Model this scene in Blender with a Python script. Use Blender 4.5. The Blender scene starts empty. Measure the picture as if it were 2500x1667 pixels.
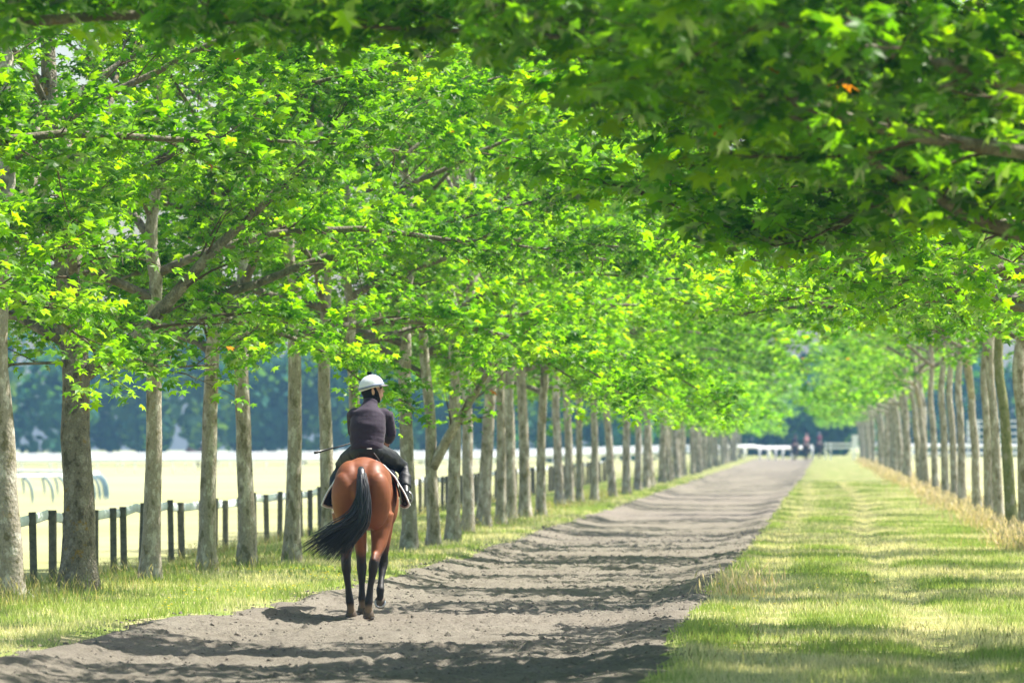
import bpy, math, random
import numpy as np
from mathutils import Vector, Matrix, Euler

R = math.radians
SC = bpy.context.scene
COL = SC.collection

# ------------------------------------------------------------------ camera
cam_data = bpy.data.cameras.new("camera")
cam = bpy.data.objects.new("camera", cam_data)
COL.objects.link(cam)
cam.location = (0.0, 0.0, 1.79)
cam.rotation_euler = (R(90 + 1.0), 0.0, R(3.149))
cam_data.sensor_width = 36.0
cam_data.lens = 200.0
cam_data.clip_start = 0.5
cam_data.clip_end = 3000.0
cam_data.dof.use_dof = True
cam_data.dof.focus_distance = 57.3
cam_data.dof.aperture_fstop = 4.0
SC.camera = cam

# ------------------------------------------------------------------ sky + sun
SUN_EL, SUN_AZ = R(60), R(64)          # azimuth measured clockwise from +Y (north)
world = bpy.data.worlds.new("World")
SC.world = world
world.use_nodes = True
wn = world.node_tree.nodes
wn.clear()
sky = wn.new("ShaderNodeTexSky")
sky.sky_type = 'NISHITA'
sky.sun_disc = False
sky.sun_elevation = SUN_EL
sky.sun_rotation = SUN_AZ
sky.air_density = 1.0
sky.dust_density = 2.5
bg = wn.new("ShaderNodeBackground")
bg.inputs['Strength'].default_value = 0.105
wo = wn.new("ShaderNodeOutputWorld")
world.node_tree.links.new(sky.outputs[0], bg.inputs[0])
world.node_tree.links.new(bg.outputs[0], wo.inputs[0])

sun_data = bpy.data.lights.new("sun", 'SUN')
sun_data.energy = 5.0
sun_data.angle = R(0.53)
sun_data.color = (1.0, 0.95, 0.86)
sun = bpy.data.objects.new("sun", sun_data)
COL.objects.link(sun)
sd = Vector((math.sin(SUN_AZ) * math.cos(SUN_EL), math.cos(SUN_AZ) * math.cos(SUN_EL), math.sin(SUN_EL)))
sun.rotation_euler = sd.to_track_quat('Z', 'Y').to_euler()

vs = SC.view_settings
vs.view_transform = 'Standard'
vs.look = 'None'
vs.exposure = 1.25
vs.gamma = 1.0
vs.use_curve_mapping = False
SC.cycles.use_denoising = True
SC.cycles.max_bounces = 8
SC.cycles.diffuse_bounces = 3
SC.cycles.glossy_bounces = 2
SC.cycles.transmission_bounces = 6
SC.cycles.volume_bounces = 1
SC.cycles.transparent_max_bounces = 4
SC.cycles.sample_clamp_indirect = 6.0

# ------------------------------------------------------------------ helpers
def tag(o, label=None, cat=None, group=None, kind=None):
    if label: o['label'] = label
    if cat: o['category'] = cat
    if group: o['group'] = group
    if kind: o['kind'] = kind
    return o

def empty(name, loc=(0, 0, 0), rot=(0, 0, 0), scale=1.0):
    o = bpy.data.objects.new(name, None)
    o.empty_display_size = 0.2
    COL.objects.link(o)
    o.location = loc
    o.rotation_euler = rot
    o.scale = (scale,) * 3
    return o

def link(name, me, parent=None, loc=None):
    mat = None
    if not isinstance(me, bpy.types.Mesh): me, mat = me.me, me.mat
    if mat and not me.materials: me.materials.append(mat)
    o = bpy.data.objects.new(name, me)
    COL.objects.link(o)
    if mat:
        o.material_slots[0].link = 'OBJECT'
        o.material_slots[0].material = mat
    if parent is not None: o.parent = parent
    if loc is not None: o.location = loc
    return o

def mesh_np(name, verts, faces, mat=None, smooth=False, tint=None):
    """verts (N,3); faces (M,3) or (M,4) array, or a list of such arrays"""
    fl = faces if isinstance(faces, list) else [faces]
    fl = [np.asarray(f, dtype=np.int32) for f in fl if len(f)]
    me = bpy.data.meshes.new(name)
    verts = np.asarray(verts, dtype=np.float32)
    me.vertices.add(len(verts))
    me.vertices.foreach_set('co', verts.ravel())
    nl = sum(f.size for f in fl)
    npoly = sum(len(f) for f in fl)
    me.loops.add(nl)
    me.polygons.add(npoly)
    me.loops.foreach_set('vertex_index', np.concatenate([f.ravel() for f in fl]))
    tot = np.concatenate([np.full(len(f), f.shape[1], np.int32) for f in fl])
    st = np.concatenate([[0], np.cumsum(tot)[:-1]]).astype(np.int32)
    me.polygons.foreach_set('loop_start', st)
    me.polygons.foreach_set('loop_total', tot)
    me.polygons.foreach_set('use_smooth', np.full(npoly, smooth, dtype=bool))
    if tint is not None:
        a = me.attributes.new('tint', 'FLOAT_COLOR', 'POINT')
        c = np.ones((len(verts), 4), np.float32)
        c[:, :3] = tint
        a.data.foreach_set('color', c.ravel())
    me.update(calc_edges=True)
    me.validate()
    if mat: me.materials.append(mat)
    return me

class MB:
    """collects pieces of geometry that make one part"""
    def __init__(s):
        s.v, s.q, s.t, s.n = [], [], [], 0
    def add(s, v, q=None, t=None):
        v = np.asarray(v, float)
        s.v.append(v)
        if q is not None and len(q): s.q.append(np.asarray(q, int) + s.n)
        if t is not None and len(t): s.t.append(np.asarray(t, int) + s.n)
        s.n += len(v)
    def tube(s, pts, rad, sides=6, cap=True, ry=None, ref=None):
        pts = np.asarray(pts, float)
        n = len(pts)
        rad = np.broadcast_to(np.asarray(rad, float), (n,))
        ryy = rad if ry is None else np.broadcast_to(np.asarray(ry, float), (n,))
        tan = np.gradient(pts, axis=0)
        tan /= np.linalg.norm(tan, axis=1)[:, None] + 1e-9
        if ref is None:
            ref = np.array([0.0, 0, 1]) if abs(tan[0, 2]) < 0.8 else np.array([1.0, 0, 0])
        a = np.cross(np.broadcast_to(np.asarray(ref, float), tan.shape), tan)
        a /= np.linalg.norm(a, axis=1)[:, None] + 1e-9
        b = np.cross(tan, a)
        th = np.linspace(0, 2 * np.pi, sides, endpoint=False)
        c, sn = np.cos(th), np.sin(th)
        V = pts[:, None] + a[:, None] * (c[None, :, None] * rad[:, None, None]) + b[:, None] * (sn[None, :, None] * ryy[:, None, None])
        V = V.reshape(-1, 3)
        i = np.arange(n - 1)[:, None] * sides
        j = np.arange(sides)[None]
        k = (j + 1) % sides
        Q = np.stack([i + j, i + k, i + sides + k, i + sides + j], -1).reshape(-1, 4)
        T = None
        if cap:
            V = np.vstack([V, pts[0], pts[-1]])
            m = n * sides
            jj = np.arange(sides)
            kk = (jj + 1) % sides
            T = np.vstack([np.stack([np.full(sides, m), kk, jj], -1),
                           np.stack([np.full(sides, m + 1), (n - 1) * sides + jj, (n - 1) * sides + kk], -1)])
        s.add(V, Q, T)
    def box(s, c, size, rz=0.0, bev=0.0):
        x, y, z = [d / 2 for d in size]
        b = min(bev, x * .9, y * .9)
        if b > 0:
            P = [(-x + b, -y), (x - b, -y), (x, -y + b), (x, y - b), (x - b, y), (-x + b, y), (-x, y - b), (-x, -y + b)]
        else:
            P = [(-x, -y), (x, -y), (x, y), (-x, y)]
        n = len(P)
        V = np.array([(p[0], p[1], -z) for p in P] + [(p[0], p[1], z) for p in P] + [(0, 0, -z), (0, 0, z)])
        ca, sa = math.cos(rz), math.sin(rz)
        V = V @ np.array([[ca, sa, 0], [-sa, ca, 0], [0, 0, 1]]) + np.asarray(c, float)
        Q = [(i, (i + 1) % n, n + (i + 1) % n, n + i) for i in range(n)]
        T = [(2 * n, (i + 1) % n, i) for i in range(n)] + [(2 * n + 1, n + i, n + (i + 1) % n) for i in range(n)]
        s.add(V, Q, T)
    def ball(s, c, r, nu=14, nv=9, rot=None):
        r = np.broadcast_to(np.asarray(r, float), (3,))
        V, Q, T = [(0, 0, -1)], [], []
        for i in range(1, nv):
            ph = -np.pi / 2 + np.pi * i / nv
            for j in range(nu):
                th = 2 * np.pi * j / nu
                V.append((math.cos(ph) * math.cos(th), math.cos(ph) * math.sin(th), math.sin(ph)))
        V.append((0, 0, 1))
        V = np.array(V) * r
        if rot is not None: V = V @ np.array(rot).T
        V = V + np.asarray(c, float)
        for j in range(nu):
            k = (j + 1) % nu
            T.append((0, 1 + k, 1 + j))
            for i in range(nv - 2):
                Q.append((1 + i * nu + j, 1 + i * nu + k, 1 + (i + 1) * nu + k, 1 + (i + 1) * nu + j))
            T.append((len(V) - 1, 1 + (nv - 2) * nu + j, 1 + (nv - 2) * nu + k))
        s.add(V, Q, T)
    def arrays(s):
        V = np.vstack(s.v)
        F = []
        if s.q: F.append(np.vstack(s.q))
        if s.t: F.append(np.vstack(s.t))
        return V, F
    def mesh(s, name, mat, smooth=True, tint=None):
        V, F = s.arrays()
        return mesh_np(name, V, F, mat, smooth, tint)
    def build(s, name, mat, parent=None, smooth=True):
        return link(name, s.mesh(name, mat, smooth), parent)
    def remesh(s, name, mat, voxel, iters=6, displace=None):
        """fuse all pieces into one continuous skin"""
        me = s.mesh("fuse", None)
        o = bpy.data.objects.new("fuse", me)
        COL.objects.link(o)
        m = o.modifiers.new("r", 'REMESH')
        m.mode = 'VOXEL'
        m.voxel_size = voxel
        m.use_smooth_shade = True
        k = o.modifiers.new("s", 'SMOOTH')
        k.factor = 0.5
        k.iterations = iters
        dg = bpy.context.evaluated_depsgraph_get()
        new = bpy.data.meshes.new_from_object(o.evaluated_get(dg))
        bpy.data.objects.remove(o)
        new.name = name
        n = len(new.vertices)
        if displace is not None:
            co = np.empty(n * 3, np.float32); new.vertices.foreach_get('co', co)
            nr = np.empty(n * 3, np.float32); new.vertices.foreach_get('normal', nr)
            co = co.reshape(-1, 3); nr = nr.reshape(-1, 3)
            co = co + nr * displace(co)[:, None]
            new.vertices.foreach_set('co', co.astype(np.float32).ravel())
        new.polygons.foreach_set('use_smooth', np.ones(len(new.polygons), dtype=bool))
        new.update()
        if mat: new.materials.append(mat)
        return new

# value noise -------------------------------------------------------------
_tab = np.random.default_rng(7).random((256, 256))
def vnoise(x, y):
    xi, yi = np.floor(x).astype(int), np.floor(y).astype(int)
    fx, fy = x - xi, y - yi
    fx, fy = fx * fx * (3 - 2 * fx), fy * fy * (3 - 2 * fy)
    a = _tab[xi & 255, yi & 255]; b = _tab[(xi + 1) & 255, yi & 255]
    c = _tab[xi & 255, (yi + 1) & 255]; d = _tab[(xi + 1) & 255, (yi + 1) & 255]
    return (a * (1 - fx) + b * fx) * (1 - fy) + (c * (1 - fx) + d * fx) * fy
def fbm(x, y, o=4):
    x = np.asarray(x, float); y = np.asarray(y, float)
    s, a, t = 0, 1, 0
    for i in range(o):
        s = s + a * vnoise(x * 2 ** i + 17.3 * i, y * 2 ** i + 5.1 * i); t += a; a *= .5
    return s / t

# ------------------------------------------------------------------ terrain
def sstep(a, b, x):
    t = np.clip((x - a) / (b - a), 0, 1)
    return t * t * (3 - 2 * t)
def path_l(y):
    return np.interp(y, [0, 46, 51, 54, 57, 65, 80, 120, 200, 500, 700], [-6.5, -6.35, -6.15, -5.82, -5.6, -5.42, -5.3, -5.25, -5.5, -6.4, -6.7]) + .10 * (fbm(y * .35, y * 0 + 3.0, 3) - .5) * 2
def path_r(y):
    return np.interp(y, [0, 42, 52, 62, 100, 250, 500, 700], [-1.12, -1.14, -1.30, -1.30, -1.15, -1.0, -1.0, -1.0]) + .10 * (fbm(y * .35, y * 0 + 9.0, 3) - .5) * 2
def zg(x, y):
    """height of the land"""
    x = np.asarray(x, float); y = np.asarray(y, float)
    l, r = path_l(y), path_r(y)
    c, w = (l + r) / 2, (r - l) / 2
    u = np.abs(x - c) / w
    z = .13 + .02 * (fbm(x * .35, y * .12, 3) - .5)
    z = z - .13 * (1 - sstep(.62, 1.05, u))
    z = z + .03 * np.exp(-((u - 1.07) / .06) ** 2) * (fbm(x * .5 + 4, y * .25, 2) * 1.6 - .2)
    z = z - .022 * np.exp(-((x - .85 - .15 * np.sin(y * .05)) / .22) ** 2)
    z = z - .26 * sstep(-8.3, -10.2, x) - .5 * sstep(-10, -32, x) - .3 * sstep(-30, -90, x)
    z = z - .15 * sstep(3.6, 6.0, x)
    return z
def zg1(x, y):
    return float(zg(np.array([x]), np.array([y]))[0])

# ------------------------------------------------------------------ materials
def mat_new(name):
    m = bpy.data.materials.new(name)
    m.use_nodes = True
    nt = m.node_tree
    nt.nodes.clear()
    out = nt.nodes.new("ShaderNodeOutputMaterial")
    def N(t, **kw):
        n = nt.nodes.new(t)
        for k, v in kw.items():
            if k in n.inputs: n.inputs[k].default_value = v
            else: setattr(n, k, v)
        return n
    def L(a, b): nt.links.new(a, b)
    return m, nt, N, L, out

def ramp(N, stops, interp='LINEAR'):
    r = N("ShaderNodeValToRGB")
    e = r.color_ramp.elements
    r.color_ramp.interpolation = interp
    while len(e) < len(stops): e.new(.5)
    for k, (p, c) in zip(e, stops):
        k.position = p
        k.color = (*c, 1) if len(c) == 3 else c
    return r

def principled(name, color, rough=.6, spec=.5, noise=None, bump=0, bscale=40, metal=0, coat=0, sheen=0):
    m, nt, N, L, out = mat_new(name)
    p = N("ShaderNodeBsdfPrincipled")
    p.inputs['Base Color'].default_value = (*color, 1)
    p.inputs['Roughness'].default_value = rough
    p.inputs['Specular IOR Level'].default_value = spec
    p.inputs['Metallic'].default_value = metal
    p.inputs['Coat Weight'].default_value = coat
    p.inputs['Sheen Weight'].default_value = sheen
    tc = N("ShaderNodeTexCoord")
    if noise:
        sc, amt = noise
        n = N("ShaderNodeTexNoise", Scale=sc, Detail=5.0, Roughness=.6)
        L(tc.outputs['Object'], n.inputs['Vector'])
        lo = tuple(c * (1 - amt) for c in color); hi = tuple(min(1, c * (1 + amt)) for c in color)
        r = ramp(N, [(.3, lo), (.7, hi)])
        L(n.outputs['Fac'], r.inputs[0]); L(r.outputs[0], p.inputs['Base Color'])
    if bump:
        n2 = N("ShaderNodeTexNoise", Scale=bscale, Detail=6.0, Roughness=.65)
        L(tc.outputs['Object'], n2.inputs['Vector'])
        b = N("ShaderNodeBump", Strength=bump, Distance=.02)
        L(n2.outputs['Fac'], b.inputs['Height']); L(b.outputs[0], p.inputs['Normal'])
    L(p.outputs[0], out.inputs[0])
    return m

def leaf_mat(name, gloss=.17, trans=.62, tr_gain=(3.8, 3.2, .18)):
    m, nt, N, L, out = mat_new(name)
    at = N("ShaderNodeAttribute", attribute_name='tint')
    oi = N("ShaderNodeObjectInfo")
    hv = N("ShaderNodeHueSaturation")
    mr = N("ShaderNodeMapRange"); mr.inputs[3].default_value = .88; mr.inputs[4].default_value = 1.15
    L(oi.outputs['Random'], mr.inputs[0]); L(mr.outputs[0], hv.inputs['Value'])
    L(at.outputs['Color'], hv.inputs['Color'])
    d = N("ShaderNodeBsdfDiffuse")
    L(hv.outputs[0], d.inputs[0])
    mul = N("ShaderNodeMix", data_type='RGBA', blend_type='MULTIPLY')
    mul.inputs[0].default_value = 1
    L(hv.outputs[0], mul.inputs[6]); mul.inputs[7].default_value = (*tr_gain, 1)
    mul.clamp_result = False
    t = N("ShaderNodeBsdfTranslucent"); L(mul.outputs[2], t.inputs[0])
    mx = N("ShaderNodeMixShader"); mx.inputs[0].default_value = trans
    L(d.outputs[0], mx.inputs[1]); L(t.outputs[0], mx.inputs[2])
    g = N("ShaderNodeBsdfGlossy"); g.inputs['Roughness'].default_value = .36
    g.inputs[0].default_value = (1, 1, 1, 1)
    fr = N("ShaderNodeFresnel"); fr.inputs[0].default_value = 1.42
    fm = N("ShaderNodeMath", operation='MULTIPLY'); fm.inputs[1].default_value = gloss
    L(fr.outputs[0], fm.inputs[0])
    m2 = N("ShaderNodeMixShader")
    L(fm.outputs[0], m2.inputs[0]); L(mx.outputs[0], m2.inputs[1]); L(g.outputs[0], m2.inputs[2])
    L(m2.outputs[0], out.inputs[0])
    return m

def bark_mat(name, a, b, c, lichen=0.0, rough_bump=.5, scale=1.0):
    m, nt, N, L, out = mat_new(name)
    tc = N("ShaderNodeTexCoord")
    oi = N("ShaderNodeObjectInfo")
    off = N("ShaderNodeVectorMath", operation='ADD')
    rr = N("ShaderNodeMath", operation='MULTIPLY'); rr.inputs[1].default_value = 37.0
    L(oi.outputs['Random'], rr.inputs[0]); L(tc.outputs['Object'], off.inputs[0]); L(rr.outputs[0], off.inputs[1])
    mp = N("ShaderNodeMapping"); mp.inputs['Scale'].default_value = (1, 1, .7)
    L(off.outputs[0], mp.inputs[0])
    n1 = N("ShaderNodeTexNoise", Scale=7.0 * scale, Detail=4.0, Roughness=.6); L(mp.outputs[0], n1.inputs['Vector'])
    r1 = ramp(N, [(.38, a), (.45, b), (.55, b), (.60, c)])
    L(n1.outputs['Fac'], r1.inputs[0])
    n2 = N("ShaderNodeTexNoise", Scale=42.0 * scale, Detail=5.0, Roughness=.7); L(mp.outputs[0], n2.inputs['Vector'])
    r2 = ramp(N, [(.3, (.55, .55, .55)), (.62, (1.1, 1.1, 1.1))]); L(n2.outputs['Fac'], r2.inputs[0])
    mu = N("ShaderNodeMix", data_type='RGBA', blend_type='MULTIPLY'); mu.inputs[0].default_value = .8
    L(r1.outputs[0], mu.inputs[6]); L(r2.outputs[0], mu.inputs[7])
    col = mu.outputs[2]
    if lichen:
        n3 = N("ShaderNodeTexNoise", Scale=6.0, Detail=6.0, Roughness=.7); L(off.outputs[0], n3.inputs['Vector'])
        r3 = ramp(N, [(.60, (0, 0, 0)), (.66, (lichen,) * 3)]); L(n3.outputs['Fac'], r3.inputs[0])
        ml = N("ShaderNodeMix", data_type='RGBA'); L(r3.outputs[0], ml.inputs[0]); L(col, ml.inputs[6])
        ml.inputs[7].default_value = (.30, .19, .03, 1)
        col = ml.outputs[2]
    p = N("ShaderNodeBsdfPrincipled"); p.inputs['Roughness'].default_value = .85; p.inputs['Specular IOR Level'].default_value = .25
    L(col, p.inputs['Base Color'])
    v = N("ShaderNodeTexVoronoi", Scale=34.0 * scale); L(mp.outputs[0], v.inputs['Vector'])
    ad = N("ShaderNodeMath", operation='ADD'); L(n2.outputs['Fac'], ad.inputs[0]); L(v.outputs['Distance'], ad.inputs[1])
    bp = N("ShaderNodeBump", Strength=rough_bump, Distance=.02); L(ad.outputs[0], bp.inputs['Height']); L(bp.outputs[0], p.inputs['Normal'])
    L(p.outputs[0], out.inputs[0])
    return m

M = {}
M['leaf'] = leaf_mat('leaf_green')
M['grass'] = leaf_mat('grass_blades', gloss=.03, trans=.4, tr_gain=(1.3, 1.3, .8))
M['woodleaf'] = leaf_mat('far_wood_leaves', gloss=.0, trans=.3)
M['bark'] = bark_mat('plane_bark', (.19, .17, .10), (.36, .32, .25), (.55, .51, .43), lichen=.3, rough_bump=.35)
M['bark_green'] = bark_mat('mossy_bark', (.13, .15, .05), (.20, .21, .09), (.30, .28, .2), lichen=.3, rough_bump=.35)
M['bark_rough'] = bark_mat('rough_bark', (.125, .11, .077), (.255, .225, .172), (.37, .335, .275), lichen=.9, rough_bump=1.0, scale=1.3)
M['limb'] = bark_mat('limb_bark', (.10, .09, .06), (.18, .16, .12), (.27, .245, .19), lichen=.4, rough_bump=.6)
M['twig'] = principled('twig_bark', (.105, .082, .055), .9, .2, noise=(9, .3))
M['post'] = principled('weathered_timber', (.15, .14, .105), .9, .2, noise=(14, .45), bump=.5, bscale=30)
M['white'] = principled('white_plastic', (.82, .83, .84), .35, .5, noise=(3, .04))
M['rail'] = principled('white_painted_rail', (.84, .89, .95), .5, .4, noise=(5, .12))
M['rail_blue'] = principled('blue_grey_stanchion', (.11, .20, .27), .45, .5, noise=(4, .1))

def ground_mat():
    m, nt, N, L, out = mat_new('turf')
    g = N("ShaderNodeNewGeometry")
    sp = N("ShaderNodeSeparateXYZ"); L(g.outputs['Position'], sp.inputs[0])
    n1 = N("ShaderNodeTexNoise", Scale=.9, Detail=6.0, Roughness=.62); L(g.outputs['Position'], n1.inputs['Vector'])
    n2 = N("ShaderNodeTexNoise", Scale=22.0, Detail=4.0, Roughness=.7); L(g.outputs['Position'], n2.inputs['Vector'])
    n3 = N("ShaderNodeTexNoise", Scale=.035, Detail=4.0, Roughness=.6); L(g.outputs['Position'], n3.inputs['Vector'])
    rv = ramp(N, [(.32, (.13, .20, .05)), (.48, (.25, .28, .10)), (.62, (.42, .37, .21))]); L(n1.outputs['Fac'], rv.inputs[0])
    rf = ramp(N, [(.3, (.29, .32, .12)), (.5, (.38, .38, .19)), (.7, (.44, .42, .25))]); L(n3.outputs['Fac'], rf.inputs[0])
    # field turf away from the avenue
    a = N("ShaderNodeMapRange", interpolation_type='SMOOTHSTEP'); a.inputs[1].default_value = -9.5; a.inputs[2].default_value = -12.5
    L(sp.outputs['X'], a.inputs[0])
    b = N("ShaderNodeMapRange", interpolation_type='SMOOTHSTEP'); b.inputs[1].default_value = 3.6; b.inputs[2].default_value = 5.5
    L(sp.outputs['X'], b.inputs[0])
    mx = N("ShaderNodeMath", operation='MAXIMUM'); L(a.outputs[0], mx.inputs[0]); L(b.outputs[0], mx.inputs[1])
    mix = N("ShaderNodeMix", data_type='RGBA'); L(mx.outputs[0], mix.inputs[0]); L(rv.outputs[0], mix.inputs[6]); L(rf.outputs[0], mix.inputs[7])
    r2 = ramp(N, [(.3, (.72, .72, .72)), (.7, (1.12, 1.12, 1.12))]); L(n2.outputs['Fac'], r2.inputs[0])
    mu = N("ShaderNodeMix", data_type='RGBA', blend_type='MULTIPLY'); mu.inputs[0].default_value = 1
    L(mix.outputs[2], mu.inputs[6]); L(r2.outputs[0], mu.inputs[7])
    p = N("ShaderNodeBsdfDiffuse"); L(mu.outputs[2], p.inputs[0])
    bp = N("ShaderNodeBump", Strength=.6, Distance=.03); L(n2.outputs['Fac'], bp.inputs['Height']); L(bp.outputs[0], p.inputs['Normal'])
    L(p.outputs[0], out.inputs[0])
    return m
M['turf'] = ground_mat()

def soil_mat():
    m, nt, N, L, out = mat_new('dry_soil')
    g = N("ShaderNodeNewGeometry")
    n1 = N("ShaderNodeTexNoise", Scale=1.6, Detail=7.0, Roughness=.65); L(g.outputs['Position'], n1.inputs['Vector'])
    n2 = N("ShaderNodeTexNoise", Scale=34.0, Detail=6.0, Roughness=.8); L(g.outputs['Position'], n2.inputs['Vector'])
    r1 = ramp(N, [(.3, (.19, .168, .138)), (.7, (.275, .248, .208))]); L(n1.outputs['Fac'], r1.inputs[0])
    r2 = ramp(N, [(.32, (.45, .43, .40)), (.5, (.95, .95, .95)), (.72, (1.2, 1.19, 1.16))]); L(n2.outputs['Fac'], r2.inputs[0])
    mu = N("ShaderNodeMix", data_type='RGBA', blend_type='MULTIPLY'); mu.inputs[0].default_value = 1
    L(r1.outputs[0], mu.inputs[6]); L(r2.outputs[0], mu.inputs[7])
    p = N("ShaderNodeBsdfDiffuse"); L(mu.outputs[2], p.inputs[0])
    bp = N("ShaderNodeBump", Strength=.9, Distance=.03); L(n2.outputs['Fac'], bp.inputs['Height']); L(bp.outputs[0], p.inputs['Normal'])
    L(p.outputs[0], out.inputs[0])
    return m
M['soil'] = soil_mat()
M['clod'] = principled('soil_clods', (.17, .15, .125), .95, .1, noise=(20, .4))

# ------------------------------------------------------------------ ground sheet
def grid(xs, ys, zf):
    X, Y = np.meshgrid(xs, ys)
    Z = zf(X, Y)
    V = np.stack([X, Y, Z], -1).reshape(-1, 3)
    nx, ny = len(xs), len(ys)
    i = np.arange(ny - 1)[:, None] * nx
    j = np.arange(nx - 1)[None]
    Q = np.stack([i + j, i + j + 1, i + nx + j + 1, i + nx + j], -1).reshape(-1, 4)
    return V, Q

xs = np.concatenate([np.linspace(-1400, -270, 12), np.linspace(-250, -34, 30), np.linspace(-32, -12, 26), np.arange(-11.5, 6.5, .17), np.linspace(7, 30, 24), np.linspace(36, 150, 20), np.linspace(200, 1400, 12)])
ys = np.concatenate([np.linspace(-900, -60, 8), np.linspace(-20, 38, 30), 38.4 * np.power(130 / 38.4, np.linspace(0, 1, 140)), np.linspace(131, 300, 45), np.linspace(306, 800, 60), np.linspace(860, 1600, 8)])
def zsheet(x, y):
    l, r = path_l(y), path_r(y)
    u = np.abs(x - (l + r) / 2) / ((r - l) / 2)
    return zg(x, y) - .10 * (1 - sstep(.80, .98, u)) * (y > 21) * (y < 559)
V, Q = grid(xs, ys, zsheet)
tag(link('ground', mesh_np('ground', V, Q, M['turf'], True)), kind='structure')

# ------------------------------------------------------------------ soil path (own sheet lying in the channel)
def path_z(X, Y, edge):
    z = zg(X, Y)
    rip = (fbm(X * .35, Y * .75, 3) - .5) * .095 + (fbm(X * 2.6, Y * 2.2, 3) - .5) * .035
    rip = rip + .02 * np.sin(Y * 2.2 + 3 * fbm(X * .4, Y * .3, 2) * 4)
    far = np.clip(1.15 - Y / 500, .35, 1)
    return z + rip * edge * far + .035 * edge - .05 * (1 - edge)
yp = np.concatenate([np.arange(20, 39, .5), 39 * np.power(135 / 39, np.linspace(0, 1, 560)), np.linspace(135.6, 300, 110), np.linspace(303, 560, 70)])
U = np.linspace(-1.12, 1.12, 112)
Yg = np.repeat(yp[:, None], len(U), 1)
l, r = path_l(Yg), path_r(Yg)
Xg = (l + r) / 2 + U[None] * (r - l) / 2
ed = 1 - sstep(.90, 1.08, np.abs(U)[None] + .16 * (fbm(Xg * 1.4, Yg * .9, 4) - .5))
Zg = path_z(Xg, Yg, ed)
prg = np.random.default_rng(21)
for k in range(3800):                      # hoof prints trodden into the loose surface
    py = 41 * (100 / 41) ** prg.random(); pu = prg.uniform(-.88, .88)
    iy = int(np.searchsorted(yp, py)); iu = int(np.searchsorted(U, pu))
    a0, a1, b0, b1 = max(iy - 4, 0), iy + 5, max(iu - 6, 0), iu + 7
    px_ = Xg[iy, min(iu, 111)]
    rr = ((Xg[a0:a1, b0:b1] - px_) / .075) ** 2 + ((Yg[a0:a1, b0:b1] - py) / .10) ** 2
    Zg[a0:a1, b0:b1] += prg.uniform(.5, 1.2) * (.020 * np.exp(-(np.sqrt(rr) - 1.25) ** 2 / .12) - .040 * np.exp(-rr * 1.2))
ny, nx = Yg.shape
i = np.arange(ny - 1)[:, None] * nx; j = np.arange(nx - 1)[None]
Q = np.stack([i + j, i + j + 1, i + nx + j + 1, i + nx + j], -1).reshape(-1, 4)
tag(link('path', mesh_np('path', np.stack([Xg, Yg, Zg], -1).reshape(-1, 3), Q, M['soil'], True)), kind='structure')

rng = np.random.default_rng(5)
# loose clods
def clods(n):
    y = 40 * np.power(110 / 40, rng.random(n) ** .8)
    u = rng.uniform(-1.02, 1.02, n)
    l, r = path_l(y), path_r(y)
    x = (l + r) / 2 + u * (r - l) / 2
    z = path_z(x, y, np.ones(n)) + .004
    s = rng.gamma(2.0, .0042, n) + .004
    T = np.array([(1, 0, 0), (-.5, .87, 0), (-.5, -.87, 0), (0.1, 0, .9), (0.7, .6, .45), (-.8, .1, .5)], float)
    F = np.array([(0, 4, 3), (4, 1, 3), (1, 5, 3), (5, 2, 3), (2, 0, 3), (0, 1, 4), (1, 2, 5)])
    a = rng.uniform(0, 6.28, n)
    ca, sa = np.cos(a), np.sin(a)
    P = np.empty((n, 6, 3))
    Tj = T[None] * rng.uniform(.7, 1.3, (n, 6, 3))
    P[..., 0] = (Tj[..., 0] * ca[:, None] - Tj[..., 1] * sa[:, None]) * s[:, None] + x[:, None]
    P[..., 1] = (Tj[..., 0] * sa[:, None] + Tj[..., 1] * ca[:, None]) * s[:, None] + y[:, None]
    P[..., 2] = Tj[..., 2] * s[:, None] + z[:, None] - .003
    FF = F[None] + (np.arange(n) * 6)[:, None, None]
    return mesh_np('clods', P.reshape(-1, 3), FF.reshape(-1, 3), M['clod'], False)
tag(link('loose_soil_clods', clods(9000)), 'small dark clods of loose soil scattered over the dry track', 'soil', kind='stuff')

# ------------------------------------------------------------------ grass
def blades(x, y, z, h, w, lean, col, rg, segs=1):
    n = len(x)
    a = rg.uniform(0, 6.283, n)
    la = rg.uniform(0, 6.283, n)
    ld = h * lean
    tx, ty = x + np.cos(la) * ld, y + np.sin(la) * ld
    cx, cy = np.cos(a) * w / 2, np.sin(a) * w / 2
    if segs == 1:
        P = np.stack([np.stack([x - cx, y - cy, z - .01], -1), np.stack([x + cx, y + cy, z - .01], -1), np.stack([tx, ty, z + h], -1)], 1)
        F = (np.arange(n) * 3)[:, None] + np.array([0, 1, 2])[None]
        k = 3
    else:
        mx_, my_ = x + np.cos(la) * ld * .3, y + np.sin(la) * ld * .3
        P = np.stack([np.stack([x - cx, y - cy, z - .01], -1), np.stack([x + cx, y + cy, z - .01], -1),
                      np.stack([mx_ + cx * .8, my_ + cy * .8, z + h * .6], -1), np.stack([mx_ - cx * .8, my_ - cy * .8, z + h * .6], -1),
                      np.stack([tx, ty, z + h], -1)], 1)
        F = ((np.arange(n) * 5)[:, None, None] + np.array([[0, 1, 2], [0, 2, 3], [3, 2, 4]])[None]).reshape(-1, 3)
        k = 5
    return P.reshape(-1, 3), F, np.repeat(col, k, 0)

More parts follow.
